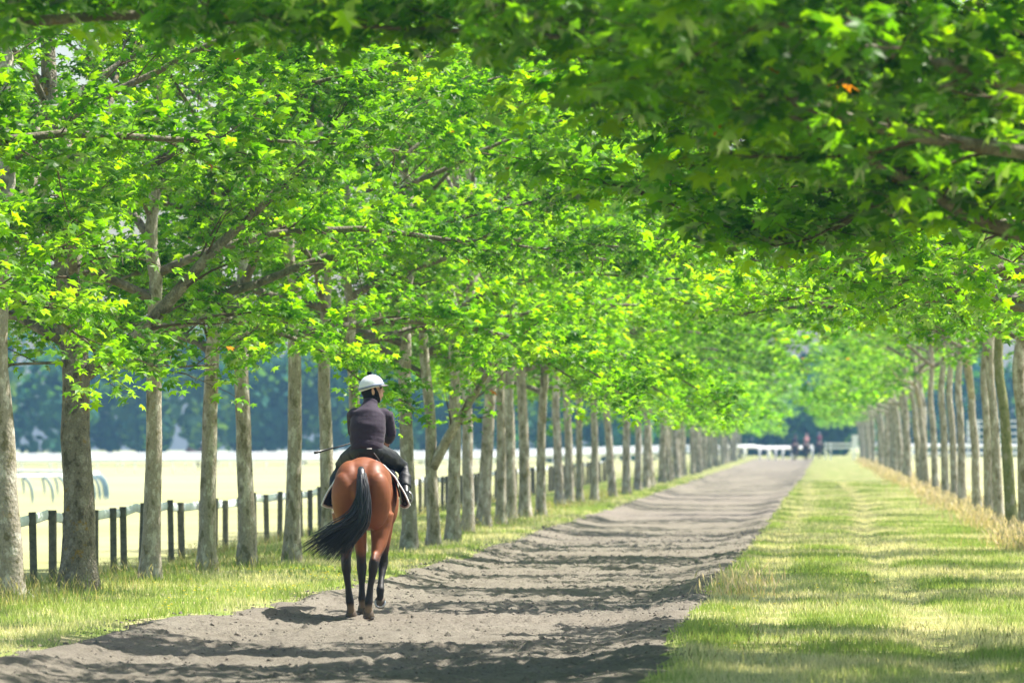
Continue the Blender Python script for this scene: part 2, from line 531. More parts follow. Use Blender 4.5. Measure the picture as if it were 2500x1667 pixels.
GREEN = np.array([.19, .29, .065]); LIME = np.array([.36, .43, .13]); STRAW = np.array([.62, .57, .37]); TAN = np.array([.56, .42, .25])
def grass_cols(x, y, rg, dry=.5):
    n = len(x)
    f = fbm(x * .9, y * .45, 4) + rg.normal(0, .07, n)
    t = sstep(.36, .66, f + (dry - .5) * .5)[:, None]
    g = GREEN + (LIME - GREEN) * rg.random((n, 1))
    c = g * (1 - t) + STRAW * t
    return c * rg.uniform(.75, 1.2, (n, 1))

def verge(n, x0f, x1f, y0, y1, rg, dry, hh, name, label, pw=1.0):
    y = y0 * np.power(y1 / y0, rg.random(n) ** pw)
    x = x0f(y) + (x1f(y) - x0f(y)) * rg.random(n)
    d = y / 50
    z = zg(x, y)
    patch = fbm(x * .7 + 30, y * .35, 3)
    rut = np.exp(-((x - .85 - .15 * np.sin(y * .05)) / .20) ** 2) + .7 * np.exp(-((x + .55 - .15 * np.sin(y * .05)) / .22) ** 2)
    h = hh * (.55 + .9 * patch) * rg.uniform(.5, 1.35, n) * (1 - .5 * np.clip(rut, 0, 1))
    w = .0105 * d * rg.uniform(.7, 1.3, n)
    P, F, C = blades(x, y, z, h, w, rg.uniform(.1, .8, n), grass_cols(x, y, rg, dry + .6 * rut), rg)
    o = link(name, mesh_np(name, P, F, M['grass'], False, C))
    return tag(o, label, 'grass', kind='stuff')
rg = np.random.default_rng(11)
verge(250000, lambda y: path_r(y) - .08 + .30 * rg.random(len(y)), lambda y: np.full(len(y), 3.7), 36.5, 230, rg, .47, .062, 'verge_grass', 'short green and straw coloured grass of the wide verge beside the track', 1.15)
verge(155000, lambda y: np.full(len(y), -10.2), lambda y: path_l(y) + .16 - .34 * rg.random(len(y)), 38, 260, rg, .42, .070, 'verge_grass', 'sunlit grass strip between the track and the fence-side trees', .9)

def tall_grass(n, xf, y0, y1, rg, hmin, hmax, name, label, cols, heads=1.0, hcol=(.66, .53, .38)):
    y = y0 + (y1 - y0) * rg.random(n) ** 1.5
    x = xf(y)
    keep = fbm(x * .8 + 60, y * .5, 3) > .40
    x, y = x[keep], y[keep]; n = len(x)
    z = zg(x, y)
    h = rg.uniform(hmin, hmax, n)
    c = cols[rg.integers(0, len(cols), n)] * rg.uniform(.8, 1.2, (n, 1))
    P, F, C = blades(x, y, z, h, .007 * np.maximum(1, y / 75) * np.ones(n), rg.uniform(.15, .75, n), c, rg, 2)
    Ps, Fs, Cs, k = [P], [F], [C], len(P)
    if heads:
        tip = P.reshape(-1, 5, 3)[:, 4][::3]
        m = len(tip)
        hd = np.stack([rg.normal(0, .35, m), rg.normal(0, .2, m), np.ones(m)], -1) * rg.uniform(.05, .12, m)[:, None] * heads
        a = rg.uniform(0, 6.28, m)
        sd_ = np.stack([np.cos(a), np.sin(a), np.zeros(m)], -1) * .011 * heads * np.maximum(1, tip[:, 1:2] / 80)
        HP = np.stack([tip - hd * .4, tip + hd * .2 + sd_, tip + hd, tip + hd * .2 - sd_], 1)
        HF = ((np.arange(m) * 4)[:, None, None] + np.array([[0, 1, 2], [0, 2, 3]])[None]).reshape(-1, 3) + k
        Ps.append(HP.reshape(-1, 3)); Fs.append(HF); Cs.append(np.repeat(np.tile([hcol], (m, 1)) * rg.uniform(.7, 1.15, (m, 1)), 4, 0))
    o = link(name, mesh_np(name, np.vstack(Ps), np.vstack(Fs), M['grass'], False, np.vstack(Cs)))
    return tag(o, label, 'grass', kind='stuff')
dryc = np.array([[.62, .47, .29], [.58, .48, .28], [.55, .38, .22], [.34, .35, .12]])
mixc = np.array([[.16, .22, .05], [.26, .27, .08], [.46, .38, .19], [.20, .25, .06]])
tall_grass(26000, lambda y: 3.3 + rg.normal(0, .34, len(y)), 84, 470, rg, .06, .31, 'tall_dry_grass', 'tall tan seeding grass along the foot of the trunks by the verge', dryc)
tall_grass(6500, lambda y: -8.3 + np.clip((y - 60) / 40, 0, 1) * 1.7 + rg.normal(0, .42, len(y)), 54, 180, rg, .05, .26, 'tall_dry_grass', 'tall seeding grass round the feet of the fence-side trunks', mixc, .5, (.42, .36, .20))
tall_grass(9000, lambda y: -9.7 + rg.normal(0, .3, len(y)), 56, 180, rg, .06, .28, 'tall_dry_grass', 'rough grass growing along the timber post fence', mixc, .5, (.42, .36, .20))
tall_grass(500, lambda y: -.95 + rg.normal(0, .2, len(y)), 60, 66, rg, .06, .22, 'tall_dry_grass', 'pale seeding tuft on the verge at the edge of the track', dryc)
tall_grass(2600, lambda y: rg.uniform(-1.1, 3.2, len(y)), 41, 100, rg, .05, .15, 'grass_stalks', 'thin stalks with small dark seed heads standing in the mown verge', np.array([[.30, .33, .12], [.34, .35, .15]]), .38, (.14, .11, .06))
# yellow flowers
def flowers():
    n = 420
    y = rg.uniform(46, 75, n); x = path_l(y) - rg.gamma(1.5, .45, n)
    keep = (fbm(x * .9, y * .5, 2) > .5) & (x > -9)
    x, y = x[keep], y[keep]
    n2 = 40
    x = np.concatenate([x, rg.uniform(-1.2, 0.6, n2)]); y = np.concatenate([y, rg.uniform(44, 75, n2)])
    n = len(x); z = zg(x, y) + rg.uniform(.05, .14, n)
    a = np.linspace(0, 6.283, 6)[:5]
    Pt = np.stack([np.cos(a), np.sin(a), .3 * np.ones(5)], -1)
    s = rg.uniform(.010, .018, n)
    C0 = np.stack([x, y, z], -1)
    P = np.concatenate([C0[:, None], C0[:, None] + Pt[None] * s[:, None, None]], 1)
    F = np.array([(0, 1 + i, 1 + (i + 1) % 5) for i in range(5)])
    F = (F[None] + (np.arange(n) * 6)[:, None, None]).reshape(-1, 3)
    c = np.tile([[.75, .55, .02]], (n * 6, 1))
    return mesh_np('flowers', P.reshape(-1, 3), F, M['grass'], False, c)
tag(link('yellow_flowers', flowers()), 'tiny yellow flowers sprinkled through the verge grass', 'flowers', kind='stuff')

# ------------------------------------------------------------------ trees
LEAF = np.array([(0, .02, 0), (.28, -.02, -.05), (.50, .22, -.09), (.33, .38, -.01), (.55, .68, -.10), (.22, .66, .0), (0, 1, -.10),
                 (-.22, .66, .0), (-.55, .68, -.10), (-.33, .38, -.01), (-.5, .22, -.09), (-.28, -.02, -.05), (0, .4, .05)], float)
LEAF_F = np.array([(12, i, (i + 1) % 12) for i in range(12)])
LEAF_MID = np.array([(0, 0, 0), (.50, .12, -.09), (.25, .34, .0), (.58, .68, -.12), (.17, .64, .0), (0, 1, -.12), (-.17, .64, .0), (-.58, .68, -.12), (-.25, .34, .0), (-.50, .12, -.09), (0, .36, .05)], float)
LEAF_MID_F = np.array([(10, i, (i + 1) % 10) for i in range(10)])
LEAF_LO = np.array([(0, 0, 0), (.5, .22, -.07), (.42, .68, -.05), (0, 1, -.08), (-.42, .68, -.05), (-.5, .22, -.07)], float)
LEAF_LO_F = np.array([(0, 1, 2), (0, 2, 3), (0, 3, 4), (0, 4, 5)])

def frames(dirs, rg, tilt=.6):
    """orthonormal leaf frames: y along the leaf, z its upper face"""
    n = len(dirs)
    up = np.stack([rg.normal(0, tilt, n), rg.normal(0, tilt, n), np.ones(n)], -1)
    up /= np.linalg.norm(up, axis=1)[:, None]
    d = dirs + rg.normal(0, .35, (n, 3))
    d[:, 2] -= .35
    d -= up * np.sum(d * up, 1)[:, None]
    d /= np.linalg.norm(d, axis=1)[:, None] + 1e-9
    x = np.cross(d, up)
    return np.stack([x, d, up], 1)           # rows are the axes

def leaf_mesh(name, pos, F3, size, tint, lo=False):
    T, FT = (LEAF_LO, LEAF_LO_F) if lo else (LEAF_MID, LEAF_MID_F)
    n, k = len(pos), len(T)
    P = np.einsum('kj,njc->nkc', T, F3) * size[:, None, None] + pos[:, None]
    F = (FT[None] + (np.arange(n) * k)[:, None, None]).reshape(-1, 3)
    return mesh_np(name, P.reshape(-1, 3), F, M['leaf'], False, np.repeat(tint, k, 0))

def leaf_tints(n, rg, pos):
    a, b, c = np.array([.024, .088, .005]), np.array([.064, .182, .007]), np.array([.115, .235, .008])
    f = np.clip(fbm(pos[:, 0] * .8 + pos[:, 2] * .5, pos[:, 1] * .8 - pos[:, 2] * .4, 3) * 1.6 - .3 + rg.normal(0, .30, n), 0, 1)[:, None]
    t = np.where(f < .5, a + (b - a) * f * 2, b + (c - b) * (f - .5) * 2)
    t = t * rg.uniform(.8, 1.2, (n, 1))
    dead = rg.random(n) < .0012
    t[dead] = np.array([.20, .08, .02])
    return t

def unit(v): return v / (np.linalg.norm(v) + 1e-9)

class TreeKind:
    pass

def gen_tree(seed, H=9.5, fork=3.0, tr=.16, Rad=4.3, nl=11, per_twig=12, sub_step=.27, leaf=.125, lo=False, vfork=None, droop=1.0, bias=.30, split=None, flat=1.0, floor=None, fan=0.0, taper=.5, hpow=1.15, bare=.2):
    rg = np.random.default_rng(seed)
    K = TreeKind()
    # trunk
    n = 26
    t = np.linspace(0, 1, n)
    z = t * H * .86
    wob = np.cumsum(rg.normal(0, .023, (n, 2)), 0) * (z[:, None] * .5 + .2)
    pts = np.stack([wob[:, 0], wob[:, 1], z], -1); pts[0, :2] = 0
    rad = tr * np.clip(1 - z / (H * .90), .05, 1) ** .62
    rad = rad * (1 + .42 * np.exp(-z / .22))
    sides = 16
    mb = MB()
    zz = np.concatenate([[-.25], np.linspace(0, .8, 8)[1:-1] * 0 + np.linspace(0, .8, 8)[1:-1], np.linspace(.8, H * .86, 24)])
    P = np.stack([np.interp(zz, z, pts[:, 0]), np.interp(zz, z, pts[:, 1]), zz], -1)
    rr = np.interp(zz, z, rad)
    base = mb.n
    mb.tube(P, rr, sides)
    V = mb.v[0]
    ctr = np.vstack([np.repeat(P, sides, 0), P[[0, -1]]])
    th = np.arctan2(V[:, 1] - ctr[:, 1], V[:, 0] - ctr[:, 0])
    bump = 1 + .10 * np.exp(-np.clip(V[:, 2], 0, 9) / .3) * np.sin(th * 5 + seed) + .07 * (fbm(th * 1.2 + 9, V[:, 2] * 1.6 + seed, 3) - .5) * 2
    mb.v[0] = ctr + (V - ctr) * np.stack([bump, bump, np.ones_like(bump)], -1)
    K.branches = []
    K.leafpos, K.leafdir = [], []
    twigs = MB()
    def trunk_at(h):
        return np.array([np.interp(h, z, pts[:, 0]), np.interp(h, z, pts[:, 1]), h]), float(np.interp(h, z, rad))
    def curve(p, d, L, m, kink, grav):
        out = [p]
        for i in range(m - 1):
            d = unit(d + rg.normal(0, kink, 3) + np.array([0, 0, grav]))
            p = p + d * L / (m - 1)
            if floor is not None:
                lim = floor[0] + floor[1] * math.hypot(p[0], p[1])
                if p[2] < lim: p = np.array([p[0], p[1], p[2] * .3 + lim * .7]); d = unit(d * np.array([1, 1, .2]))
            out.append(p)
        return np.array(out)
    limbs = []
    for i in range(nl):
        f = i / (nl - 1)
        h = fork + (H * .80 - fork) * f ** hpow + rg.normal(0, .08)
        az = i * 2.39996 + rg.normal(0, .25) + seed
        L = Rad * (1 - taper * f) * (1 + bias * math.cos(az)) * (1 - fan * abs(math.sin(az))) * rg.uniform(.85, 1.12)
        el = R((24 + 34 * f) * flat + rg.normal(0, 6))
        limbs.append((h, az, L, el, .55 - .15 * f, -.045 * droop * (1 - .8 * f)))
    if vfork: limbs.append((vfork, vfork * 7 + seed, 3.4, R(66), .66, .012))
    if split: limbs += split
    # leader counts as a limb for foliage
    top, rt = trunk_at(H * .80)
    K.own = [l[4] >= .6 for l in limbs]
    for (h, az, L, el, rf, grav) in limbs:
        p, r0 = trunk_at(h)
        d = np.array([math.cos(az) * math.cos(el), math.sin(az) * math.cos(el), math.sin(el)])
        m = 12
        C = curve(p, d, L, m, .075, grav)
        rb = np.maximum(r0 * rf * (1 - np.linspace(0, 1, m)) ** .8, .011)
        b = MB(); b.tube(C, rb, 8)
        K.branches.append(b)
        tt = np.linspace(0, 1, m)
        s = bare
        k = 0
        while s < 1.0:
            q = np.array([np.interp(s, tt, C[:, j]) for j in range(3)])
            td = unit(C[min(m - 1, int(s * (m - 1)) + 1)] - C[max(0, int(s * (m - 1)) - 1)])
            side = (1 if k % 2 else -1) * R(rg.uniform(25, 75))
            dd = np.array([td[0] * math.cos(side) - td[1] * math.sin(side), td[0] * math.sin(side) + td[1] * math.cos(side), td[2] * .5 + rg.uniform(-.35, .65)])
            sl = rg.uniform(.6, 1.35) * (1.15 - .55 * s) * (Rad / 4.3) ** .5
            S = curve(q, unit(dd), sl, 5, .13, -.03 * droop)
            twigs.tube(S, np.linspace(max(.007, .3 * np.interp(s, tt, rb)), .004, 5), 4, cap=False)
            tw = np.arange(.12, 1.01, .17 / sl)
            for w, u in enumerate(tw):
                a = np.array([np.interp(u, np.linspace(0, 1, 5), S[:, j]) for j in range(3)])
                sd2 = unit(S[-1] - S[0])
                ang = (1 if w % 2 else -1) * R(rg.uniform(20, 80)) if u < .97 else 0
                td2 = unit(np.array([sd2[0] * math.cos(ang) - sd2[1] * math.sin(ang), sd2[0] * math.sin(ang) + sd2[1] * math.cos(ang), sd2[2] * .4 + rg.uniform(-.45, .55)]))
                tl = rg.uniform(.18, .48)
                T = curve(a, td2, tl, 3, .12, -.03)
                if not lo: twigs.tube(T, np.array([.0045, .0035, .002]), 3, cap=False)
                nleaf = per_twig
                uu = rg.uniform(.15, 1.1, nleaf)
                base_p = a + (T[-1] - a) * uu[:, None]
                off = rg.normal(0, .07, (nleaf, 3))
                K.leafpos.append(base_p + off)
                K.leafdir.append(np.tile(td2, (nleaf, 1)) + off * 9)
            s += sub_step / L * rg.uniform(.8, 1.2)
            k += 1
    pos = np.vstack(K.leafpos); dr = np.vstack(K.leafdir)
    keep = fbm(pos[:, 0] * .9 + 11 + pos[:, 2] * .7, pos[:, 1] * .9 + seed - pos[:, 2] * .5, 3) > .30
    inner = np.hypot(pos[:, 0], pos[:, 1]) < .36 * Rad
    keep &= ~(inner & (rg.random(len(pos)) < .65))
    if floor is not None: keep &= pos[:, 2] > floor[0] - .25 + floor[1] * np.hypot(pos[:, 0], pos[:, 1])
    pos, dr = pos[keep], dr[keep]
    K.pos, K.dir = pos, dr
    n = len(pos)
    K.crown = leaf_mesh('crown', pos, frames(dr, rg), leaf * rg.uniform(.65, 1.2, n), leaf_tints(n, rg, pos), lo)
    K.n = n
    K.twigs = twigs.mesh('twigs', M['twig'], True)
    K.trunk_mb = mb
    K.trunk = mb.mesh('trunk', None, True)
    K.branch_me = [b.mesh('branch', None, True) for b in K.branches]
    if lo:
        for b in K.branches:
            V, F = b.arrays()
            mb.add(V, F[0], F[1])
        K.trunk = mb.mesh('trunk', None, True)
    K.rg = rg
    return K

class with_mat:
    def __init__(self, me, mat): self.me, self.mat = me, mat

KINDS = [gen_tree(1, fork=3.0, Rad=4.8, per_twig=22, droop=1.4), gen_tree(2, fork=2.8, H=9.2, Rad=4.8, per_twig=22, vfork=2.2, droop=1.3), gen_tree(3, fork=3.2, H=9.8, Rad=4.7, per_twig=22, droop=1.5),
         gen_tree(4, fork=2.9, H=9.4, per_twig=17, vfork=1.25)]
ROUGH = gen_tree(9, fork=2.75, H=9.2, tr=.185, Rad=4.9, nl=13, per_twig=16,
                 split=[(2.35, R(2), 4.6, R(36), .62, -.012), (2.5, R(118), 3.6, R(52), .6, -.02), (2.55, R(-150), 2.2, R(2), .13, -.02), (2.45, R(40), 1.8, R(2), .12, -.02)])
WIDE = [gen_tree(21, fork=2.9, H=9.6, tr=.19, Rad=6.4, nl=24, per_twig=11, sub_step=.23, bias=.42, droop=1.0, flat=.5, floor=(1.95, .265), hpow=1.25, taper=.3, leaf=.155, bare=.34),
        gen_tree(22, fork=2.8, H=9.6, tr=.18, Rad=6.1, nl=24, per_twig=11, split=[(3.1, R(30), 6.4, R(13), .58, -.003), (2.9, R(12), 6.0, R(20), .5, -.003)], sub_step=.23, bias=.42, droop=1.0, flat=.5, floor=(1.9, .27), hpow=1.25, taper=.3, leaf=.155, bare=.34)]
FANS = [gen_tree(51, fork=3.7, H=9.4, Rad=5.2, nl=14, per_twig=12, fan=.42, taper=.32, floor=(3.5, .03), bare=.36), gen_tree(52, fork=3.6, H=9.4, Rad=5.2, nl=14, per_twig=12, fan=.40, vfork=2.6, taper=.32, floor=(3.5, .03), bare=.36),
        gen_tree(53, fork=2.8, H=9.2, tr=.17, Rad=6.1, nl=19, per_twig=12, sub_step=.23, split=[(3.0, R(38), 6.0, R(9), .5, -.001)], droop=1.1, flat=.6, floor=(2.3, .25), fan=.5, taper=.3, hpow=1.3, leaf=.142, bare=.30),
        gen_tree(54, fork=2.8, H=9.2, tr=.17, Rad=5.4, nl=18, per_twig=13, sub_step=.23, split=[(3.1, R(25), 5.0, R(8), .5, -.001)], droop=1.1, flat=.6, floor=(2.3, .24), fan=.5, taper=.3, hpow=1.3, leaf=.142, bare=.30)]
HIGH = gen_tree(71, fork=4.15, H=9.0, Rad=6.0, nl=18, per_twig=14, bias=.45, flat=.22, droop=.5, floor=(4.28, .03), leaf=.15, hpow=1.9, taper=.2)
FAR_FANS = [gen_tree(61 + i, fork=3.2, H=9.2, Rad=5.0, nl=12, per_twig=7, sub_step=.36, leaf=.19, lo=True, fan=.42, taper=.32, floor=(3.0, .05)) for i in range(2)]
FAR = [gen_tree(41 + i, fork=3.0, H=9.3, Rad=5.1, nl=12, per_twig=7, sub_step=.36, leaf=.21, lo=True) for i in range(3)]

LEAF_ME = []
_lr = np.random.default_rng(77)
for c in [(.038, .12, .006), (.064, .182, .007), (.10, .22, .008), (.034, .105, .006)]:
    LEAF_ME.append(mesh_np('leaf', LEAF, LEAF_F, M['leaf'], False, np.tile([c], (13, 1))))

cam_inv = (Matrix.Translation(cam.location) @ cam.rotation_euler.to_matrix().to_4x4()).inverted()
CI = np.array(cam_inv)
def in_view(P):
    Q = P @ CI[:3, :3].T + CI[:3, 3]
    d = -Q[:, 2]
    x, y = Q[:, 0] / d * 200 / 36, Q[:, 1] / d * 200 / 36
    return (np.abs(x) < .52) & (np.abs(y) < .35) & (d > 1), d

TREE_GROUP = {}
def place_tree(K, x, y, rz, lean, scale, label, group, mat, girth=1.0, nleaf=0, lo=False, z=None):
    root = empty('plane_tree', (x, y, (zg1(x, y) if z is None else z) - .02), (0, lean, rz), scale)
    tag(root, label, 'tree', group)
    t = link('trunk', with_mat(K.trunk, mat), root); t.scale = (girth * .9, girth * .9, 1)
    if not lo:
        for b, own in zip(K.branch_me, K.own):
            link('branch', with_mat(b, mat if own else M['limb']), root)
        tag(link('twigs', K.twigs, root), kind='stuff')
    tag(link('crown', K.crown, root), kind='stuff')
    if nleaf:
        Mx = np.array(Matrix.Translation(root.location) @ root.rotation_euler.to_matrix().to_4x4() @ Matrix.Scale(scale, 4))
        rg = np.random.default_rng(int(abs(x * 100) + y * 10))
        W = K.pos @ Mx[:3, :3].T + Mx[:3, 3]
        ok, d = in_view(W)
        idx = np.where(ok)[0]
        if len(idx) == 0: return root
        # the ones nearest the viewer show largest
        order = idx[np.argsort(d[idx] + rg.uniform(0, 1.6, len(idx)))][:nleaf]
        pos = K.pos[order] + rg.normal(0, .05, (len(order), 3))
        Fr = frames(K.dir[order], rg)
        for p, f in zip(pos, Fr):
            o = bpy.data.objects.new('leaf', LEAF_ME[int(rg.integers(0, 4))])
            COL.objects.link(o)
            o.parent = root
            s = .13 * rg.uniform(.7, 1.2)
            m4 = Matrix(((f[0][0] * s, f[1][0] * s, f[2][0] * s, p[0]), (f[0][1] * s, f[1][1] * s, f[2][1] * s, p[1]),
                         (f[0][2] * s, f[1][2] * s, f[2][2] * s, p[2]), (0, 0, 0, 1)))
            o.matrix_local = m4
    return root

trng = np.random.default_rng(99)
GL, GR = 'plane trees of the fence-side row', 'plane trees of the row beyond the grass verge'
B, BG, BR = M['bark'], M['bark_green'], M['bark_rough']
# fence-side row: (x, y, kind, girth, material, label)
LEFT = [
    (-8.5, 36.8, HIGH, 1.1, B, 'plane tree nearest the viewer on the fence side, only blurred hanging leaves in view'),
    (-9.1, 50.5, KINDS[0], 1.1, B, 'plane tree on the fence side, bright leaves above the cropped trunk'),
    (-8.67, 60.1, KINDS[2], 1.12, B, 'plane tree whose pale trunk is cut by the view edge, beside the rough-barked tree'),
    (-8.25, 62.7, ROUGH, 1.12, BR, 'thick rough-barked plane tree with orange lichen and a low limb rising over the grass'),
    (-8.05, 67.6, KINDS[0], .80, B, 'smooth straight plane tree standing just past the thick rough-barked one'),
    (-7.84, 72.0, KINDS[1], .80, B, 'plane tree second past the rough-barked one, its trunk forking at head height into limbs'),
    (-7.60, 74.5, KINDS[2], .78, B, 'plane tree third past the rough-barked one, straight speckled trunk in front of the fence'),
    (-7.24, 77.1, KINDS[0], .76, B, 'plane tree fourth past the rough-barked one, trunk rising just behind the tail tip'),
    (-7.07, 80.8, KINDS[2], .74, B, 'plane tree whose trunk stands beside the whip the rider holds'),
    (-6.86, 83.6, KINDS[0], .66, B, 'plane tree half hidden behind the shoulders of the rider'),
    (-6.31, 86.2, KINDS[2], .84, B, 'plane tree first past the rider, its trunk rising beside the rider'),
    (-6.13, 89.0, KINDS[3], .74, B, 'plane tree second past the rider, its trunk splitting low into a V'),
    (-6.09, 93.0, KINDS[0], .78, B, 'plane tree third past the rider, close beside the V-forked trunk'),
    (-6.35, 101., KINDS[2], .72, B, 'plane tree fourth past the rider, slim brown trunk standing alone'),
    (-6.43, 107., KINDS[1], .90, B, 'plane tree fifth past the rider, stout trunk with upright limbs'),
    (-6.30, 110.5, KINDS[0], .70, B, 'plane tree sixth past the rider, thin pale trunk touching the stout one'),
    (-6.42, 116., KINDS[2], .85, B, 'plane tree seventh past the rider, straight trunk among close neighbours'),
    (-6.33, 120., KINDS[0], .85, B, 'plane tree eighth past the rider, dark straight trunk among close neighbours'),
    (-6.19, 124., KINDS[1], .80, B, 'plane tree ninth past the rider, trunk standing before a wide gap'),
    (-6.66, 142.6, KINDS[2], .85, B, 'plane tree first past the wide gap in the fence-side row'),
    (-6.60, 147., KINDS[0], .80, B, 'plane tree second past the wide gap in the fence-side row'),
    (-6.50, 151., KINDS[1], .70, B, 'plane tree third past the wide gap in the fence-side row'),
    (-6.32, 156., KINDS[0], .80, B, 'plane tree fourth past the wide gap in the fence-side row'),
    (-6.20, 166., KINDS[2], .85, B, 'plane tree fifth past the wide gap in the fence-side row'),
    (-6.03, 173., KINDS[1], .85, B, 'plane tree sixth past the wide gap in the fence-side row'),
    (-6.10, 185., KINDS[0], .85, B, 'plane tree seventh past the wide gap in the fence-side row'),
]
for i, (x, y, K, g, mt, lab) in enumerate(LEFT):
    nleaf = 280 if y < 65 else 220 if y < 78 else 120 if y < 102 else 0
    rz = trng.uniform(-.35, .35) if K is not ROUGH else 0.0
    place_tree(K, x, y, rz, R(trng.normal(-.6, 1.5)), trng.uniform(.95, 1.06) if K is not ROUGH else 1, lab, GL, mt, g, nleaf)
y = 194.0
while y < 548:
    x = float(np.interp(y, [190, 300, 550], [-6.15, -6.7, -8.2])) + trng.normal(0, .14)
    place_tree(FAR[int(trng.integers(0, 3))], x, y, trng.uniform(-.5, .5), R(trng.normal(0, 1.2)), trng.uniform(.92, 1.08),
               'slim grey trunk and pale green crown in the blurred far stretch of the fence-side row', GL, B, .95, lo=True)
    y += 6.3 + y * .011 + trng.uniform(-1, 1.5)

# row beyond the verge
RIGHT = [
    (3.8, 38.2, HIGH, 1.0, B, 'plane tree beyond the verge whose high blurred leaves cross the top of the view'),
    (3.6, 34.8, WIDE[1], 1.0, B, 'plane tree nearest the viewer beyond the verge, dark blurred canopy over the track'),
    (3.65, 41.3, WIDE[0], 1.0, B, 'plane tree second from the viewer beyond the verge, shading the near turf'),
    (3.6, 47.6, WIDE[1], 1.0, B, 'plane tree third from the viewer beyond the verge, dark leaves hanging towards the rider'),
    (3.6, 61.8, FANS[2], 1.0, B, 'plane tree fourth from the viewer beyond the verge, thin branches over the grass'),
    (3.6, 68.5, FANS[3], 1.0, B, 'plane tree fifth from the viewer beyond the verge, dark drooping branches in sharp focus'),
    (3.55, 76.5, FANS[1], 1.0, B, 'plane tree sixth from the viewer beyond the verge, dark leaves above the tan grass'),
    (3.55, 84.5, FANS[2], 1.0, B, 'plane tree seventh from the viewer beyond the verge, leaves over the first trunk'),
    (3.38, 95.5, FANS[0], 1.0, B, 'plane tree whose mottled trunk is cut by the view edge beyond the verge'),
    (3.35, 102., FANS[0], .85, BG, 'leaning plane tree with a mossy green trunk crossed by a thin dark branch'),
    (3.33, 109., FANS[0], .80, B, 'plane tree first past the mossy leaning trunk beyond the verge'),
    (3.36, 117., FANS[0], .80, B, 'plane tree second past the mossy leaning trunk beyond the verge'),
    (3.38, 127., FANS[1], .85, B, 'plane tree third past the mossy leaning trunk beyond the verge'),
    (3.30, 137., FANS[0], .85, B, 'plane tree fourth past the mossy leaning trunk beyond the verge'),
    (3.35, 147., FANS[0], .85, B, 'plane tree fifth past the mossy leaning trunk beyond the verge'),
    (3.34, 158., FANS[0], .90, B, 'plane tree sixth past the mossy leaning trunk beyond the verge'),
    (3.34, 172., FANS[0], .90, B, 'plane tree seventh past the mossy leaning trunk beyond the verge'),
    (3.30, 185., FANS[1], .90, B, 'plane tree eighth past the mossy leaning trunk beyond the verge'),
]
for i, (x, y, K, g, mt, lab) in enumerate(RIGHT):
    nleaf = 300 if y < 50 else 260 if y < 90 else 0
    lean = R(3.2 + trng.normal(0, .8)) if y > 92 else 0
    if y > 98: g *= .86
    if mt is BG: lean = R(5.2)
    place_tree(K, x, y, math.pi + trng.uniform(-.3, .3), lean, trng.uniform(.95, 1.05), lab, GR, mt, g, nleaf)
y = 197.0
while y < 545:
    place_tree(FAR_FANS[int(trng.integers(0, 2))], 3.32 + trng.normal(0, .1), y, math.pi + trng.uniform(-.5, .5), R(3 + trng.normal(0, 1.2)), trng.uniform(.9, 1.05),
               'slim grey trunk and crown in the blurred far stretch of the row beyond the verge', GR, B, .95, lo=True)
    y += 7.5 + y * .013 + trng.uniform(-1, 2)

print('LEAVES', [k.n for k in KINDS + [ROUGH] + WIDE + FANS + FAR])

# ------------------------------------------------------------------ far wood (one mass at the far side of the field)
def wood(name, label, x0, x1, y0, y1, ntree, hm, seed, per=900):
    rg = np.random.default_rng(seed)
    P, Fr, S, T = [], [], [], []
    for i in range(ntree):
        cx, cy = x0 + (x1 - x0) * (i + rg.uniform(0, 1)) / ntree, rg.uniform(y0, y1)
        h = hm * rg.uniform(.72, 1.15); rw = rg.uniform(3.0, 5.2)
        n = per
        # foliage billows: several lobes per crown
        nb = 16
        lb = rg.normal(0, 1, (nb, 3)); lb /= np.linalg.norm(lb, axis=1)[:, None]
        lc = np.stack([cx + lb[:, 0] * rw * .62, cy + lb[:, 1] * rw * .62, h * .52 + lb[:, 2] * h * .36], -1)
        k = rg.integers(0, nb, n)
        d = rg.normal(0, 1, (n, 3)); d /= np.linalg.norm(d, axis=1)[:, None]
        rr = rw * .46 * rg.uniform(.6, 1.05, n)
        p = lc[k] + d * rr[:, None]
        p[:, 2] = np.maximum(p[:, 2], .2)
        P.append(p - [0, 0, 1.0]); Fr.append(d)
        S.append(rg.uniform(.7, 1.4, n))
        c = np.array([.030, .090, .066]) * rg.uniform(.75, 1.5) + np.array([.012, .01, .0]) * rg.uniform(-1, 2)  # blue of the distant haze is partly mixed into this leaf green
        T.append(np.tile(c, (n, 1)) * rg.uniform(.75, 1.3, (n, 1)))
    P = np.vstack(P); D = np.vstack(Fr); S = np.concatenate(S); T = np.vstack(T)
    n = len(P)
    up = D + rg.normal(0, .35, D.shape); up /= np.linalg.norm(up, axis=1)[:, None]
    a = np.cross(up, rg.normal(0, 1, D.shape)); a /= np.linalg.norm(a, axis=1)[:, None]
    b = np.cross(up, a)
    F3 = np.stack([a, b, up], 1)
    T4 = LEAF_LO - np.array([0, .5, 0])
    V = np.einsum('kj,njc->nkc', T4, F3) * S[:, None, None] + P[:, None]
    F = (LEAF_LO_F[None] + (np.arange(n) * 6)[:, None, None]).reshape(-1, 3)
    return tag(link(name, mesh_np(name, V.reshape(-1, 3), F, M['woodleaf'], False, np.repeat(T, 6, 0))), label, 'wood', kind='stuff')
wood('far_woods', 'hazy blue green wood closing off the far side of the pale field', -150, -14, 600, 640, 84, 16.0, 3, 360)
wood('far_woods', 'hazy dark wood behind the far end of the avenue and the paddock beyond the verge', -18, 90, 640, 680, 56, 15.0, 4, 330)

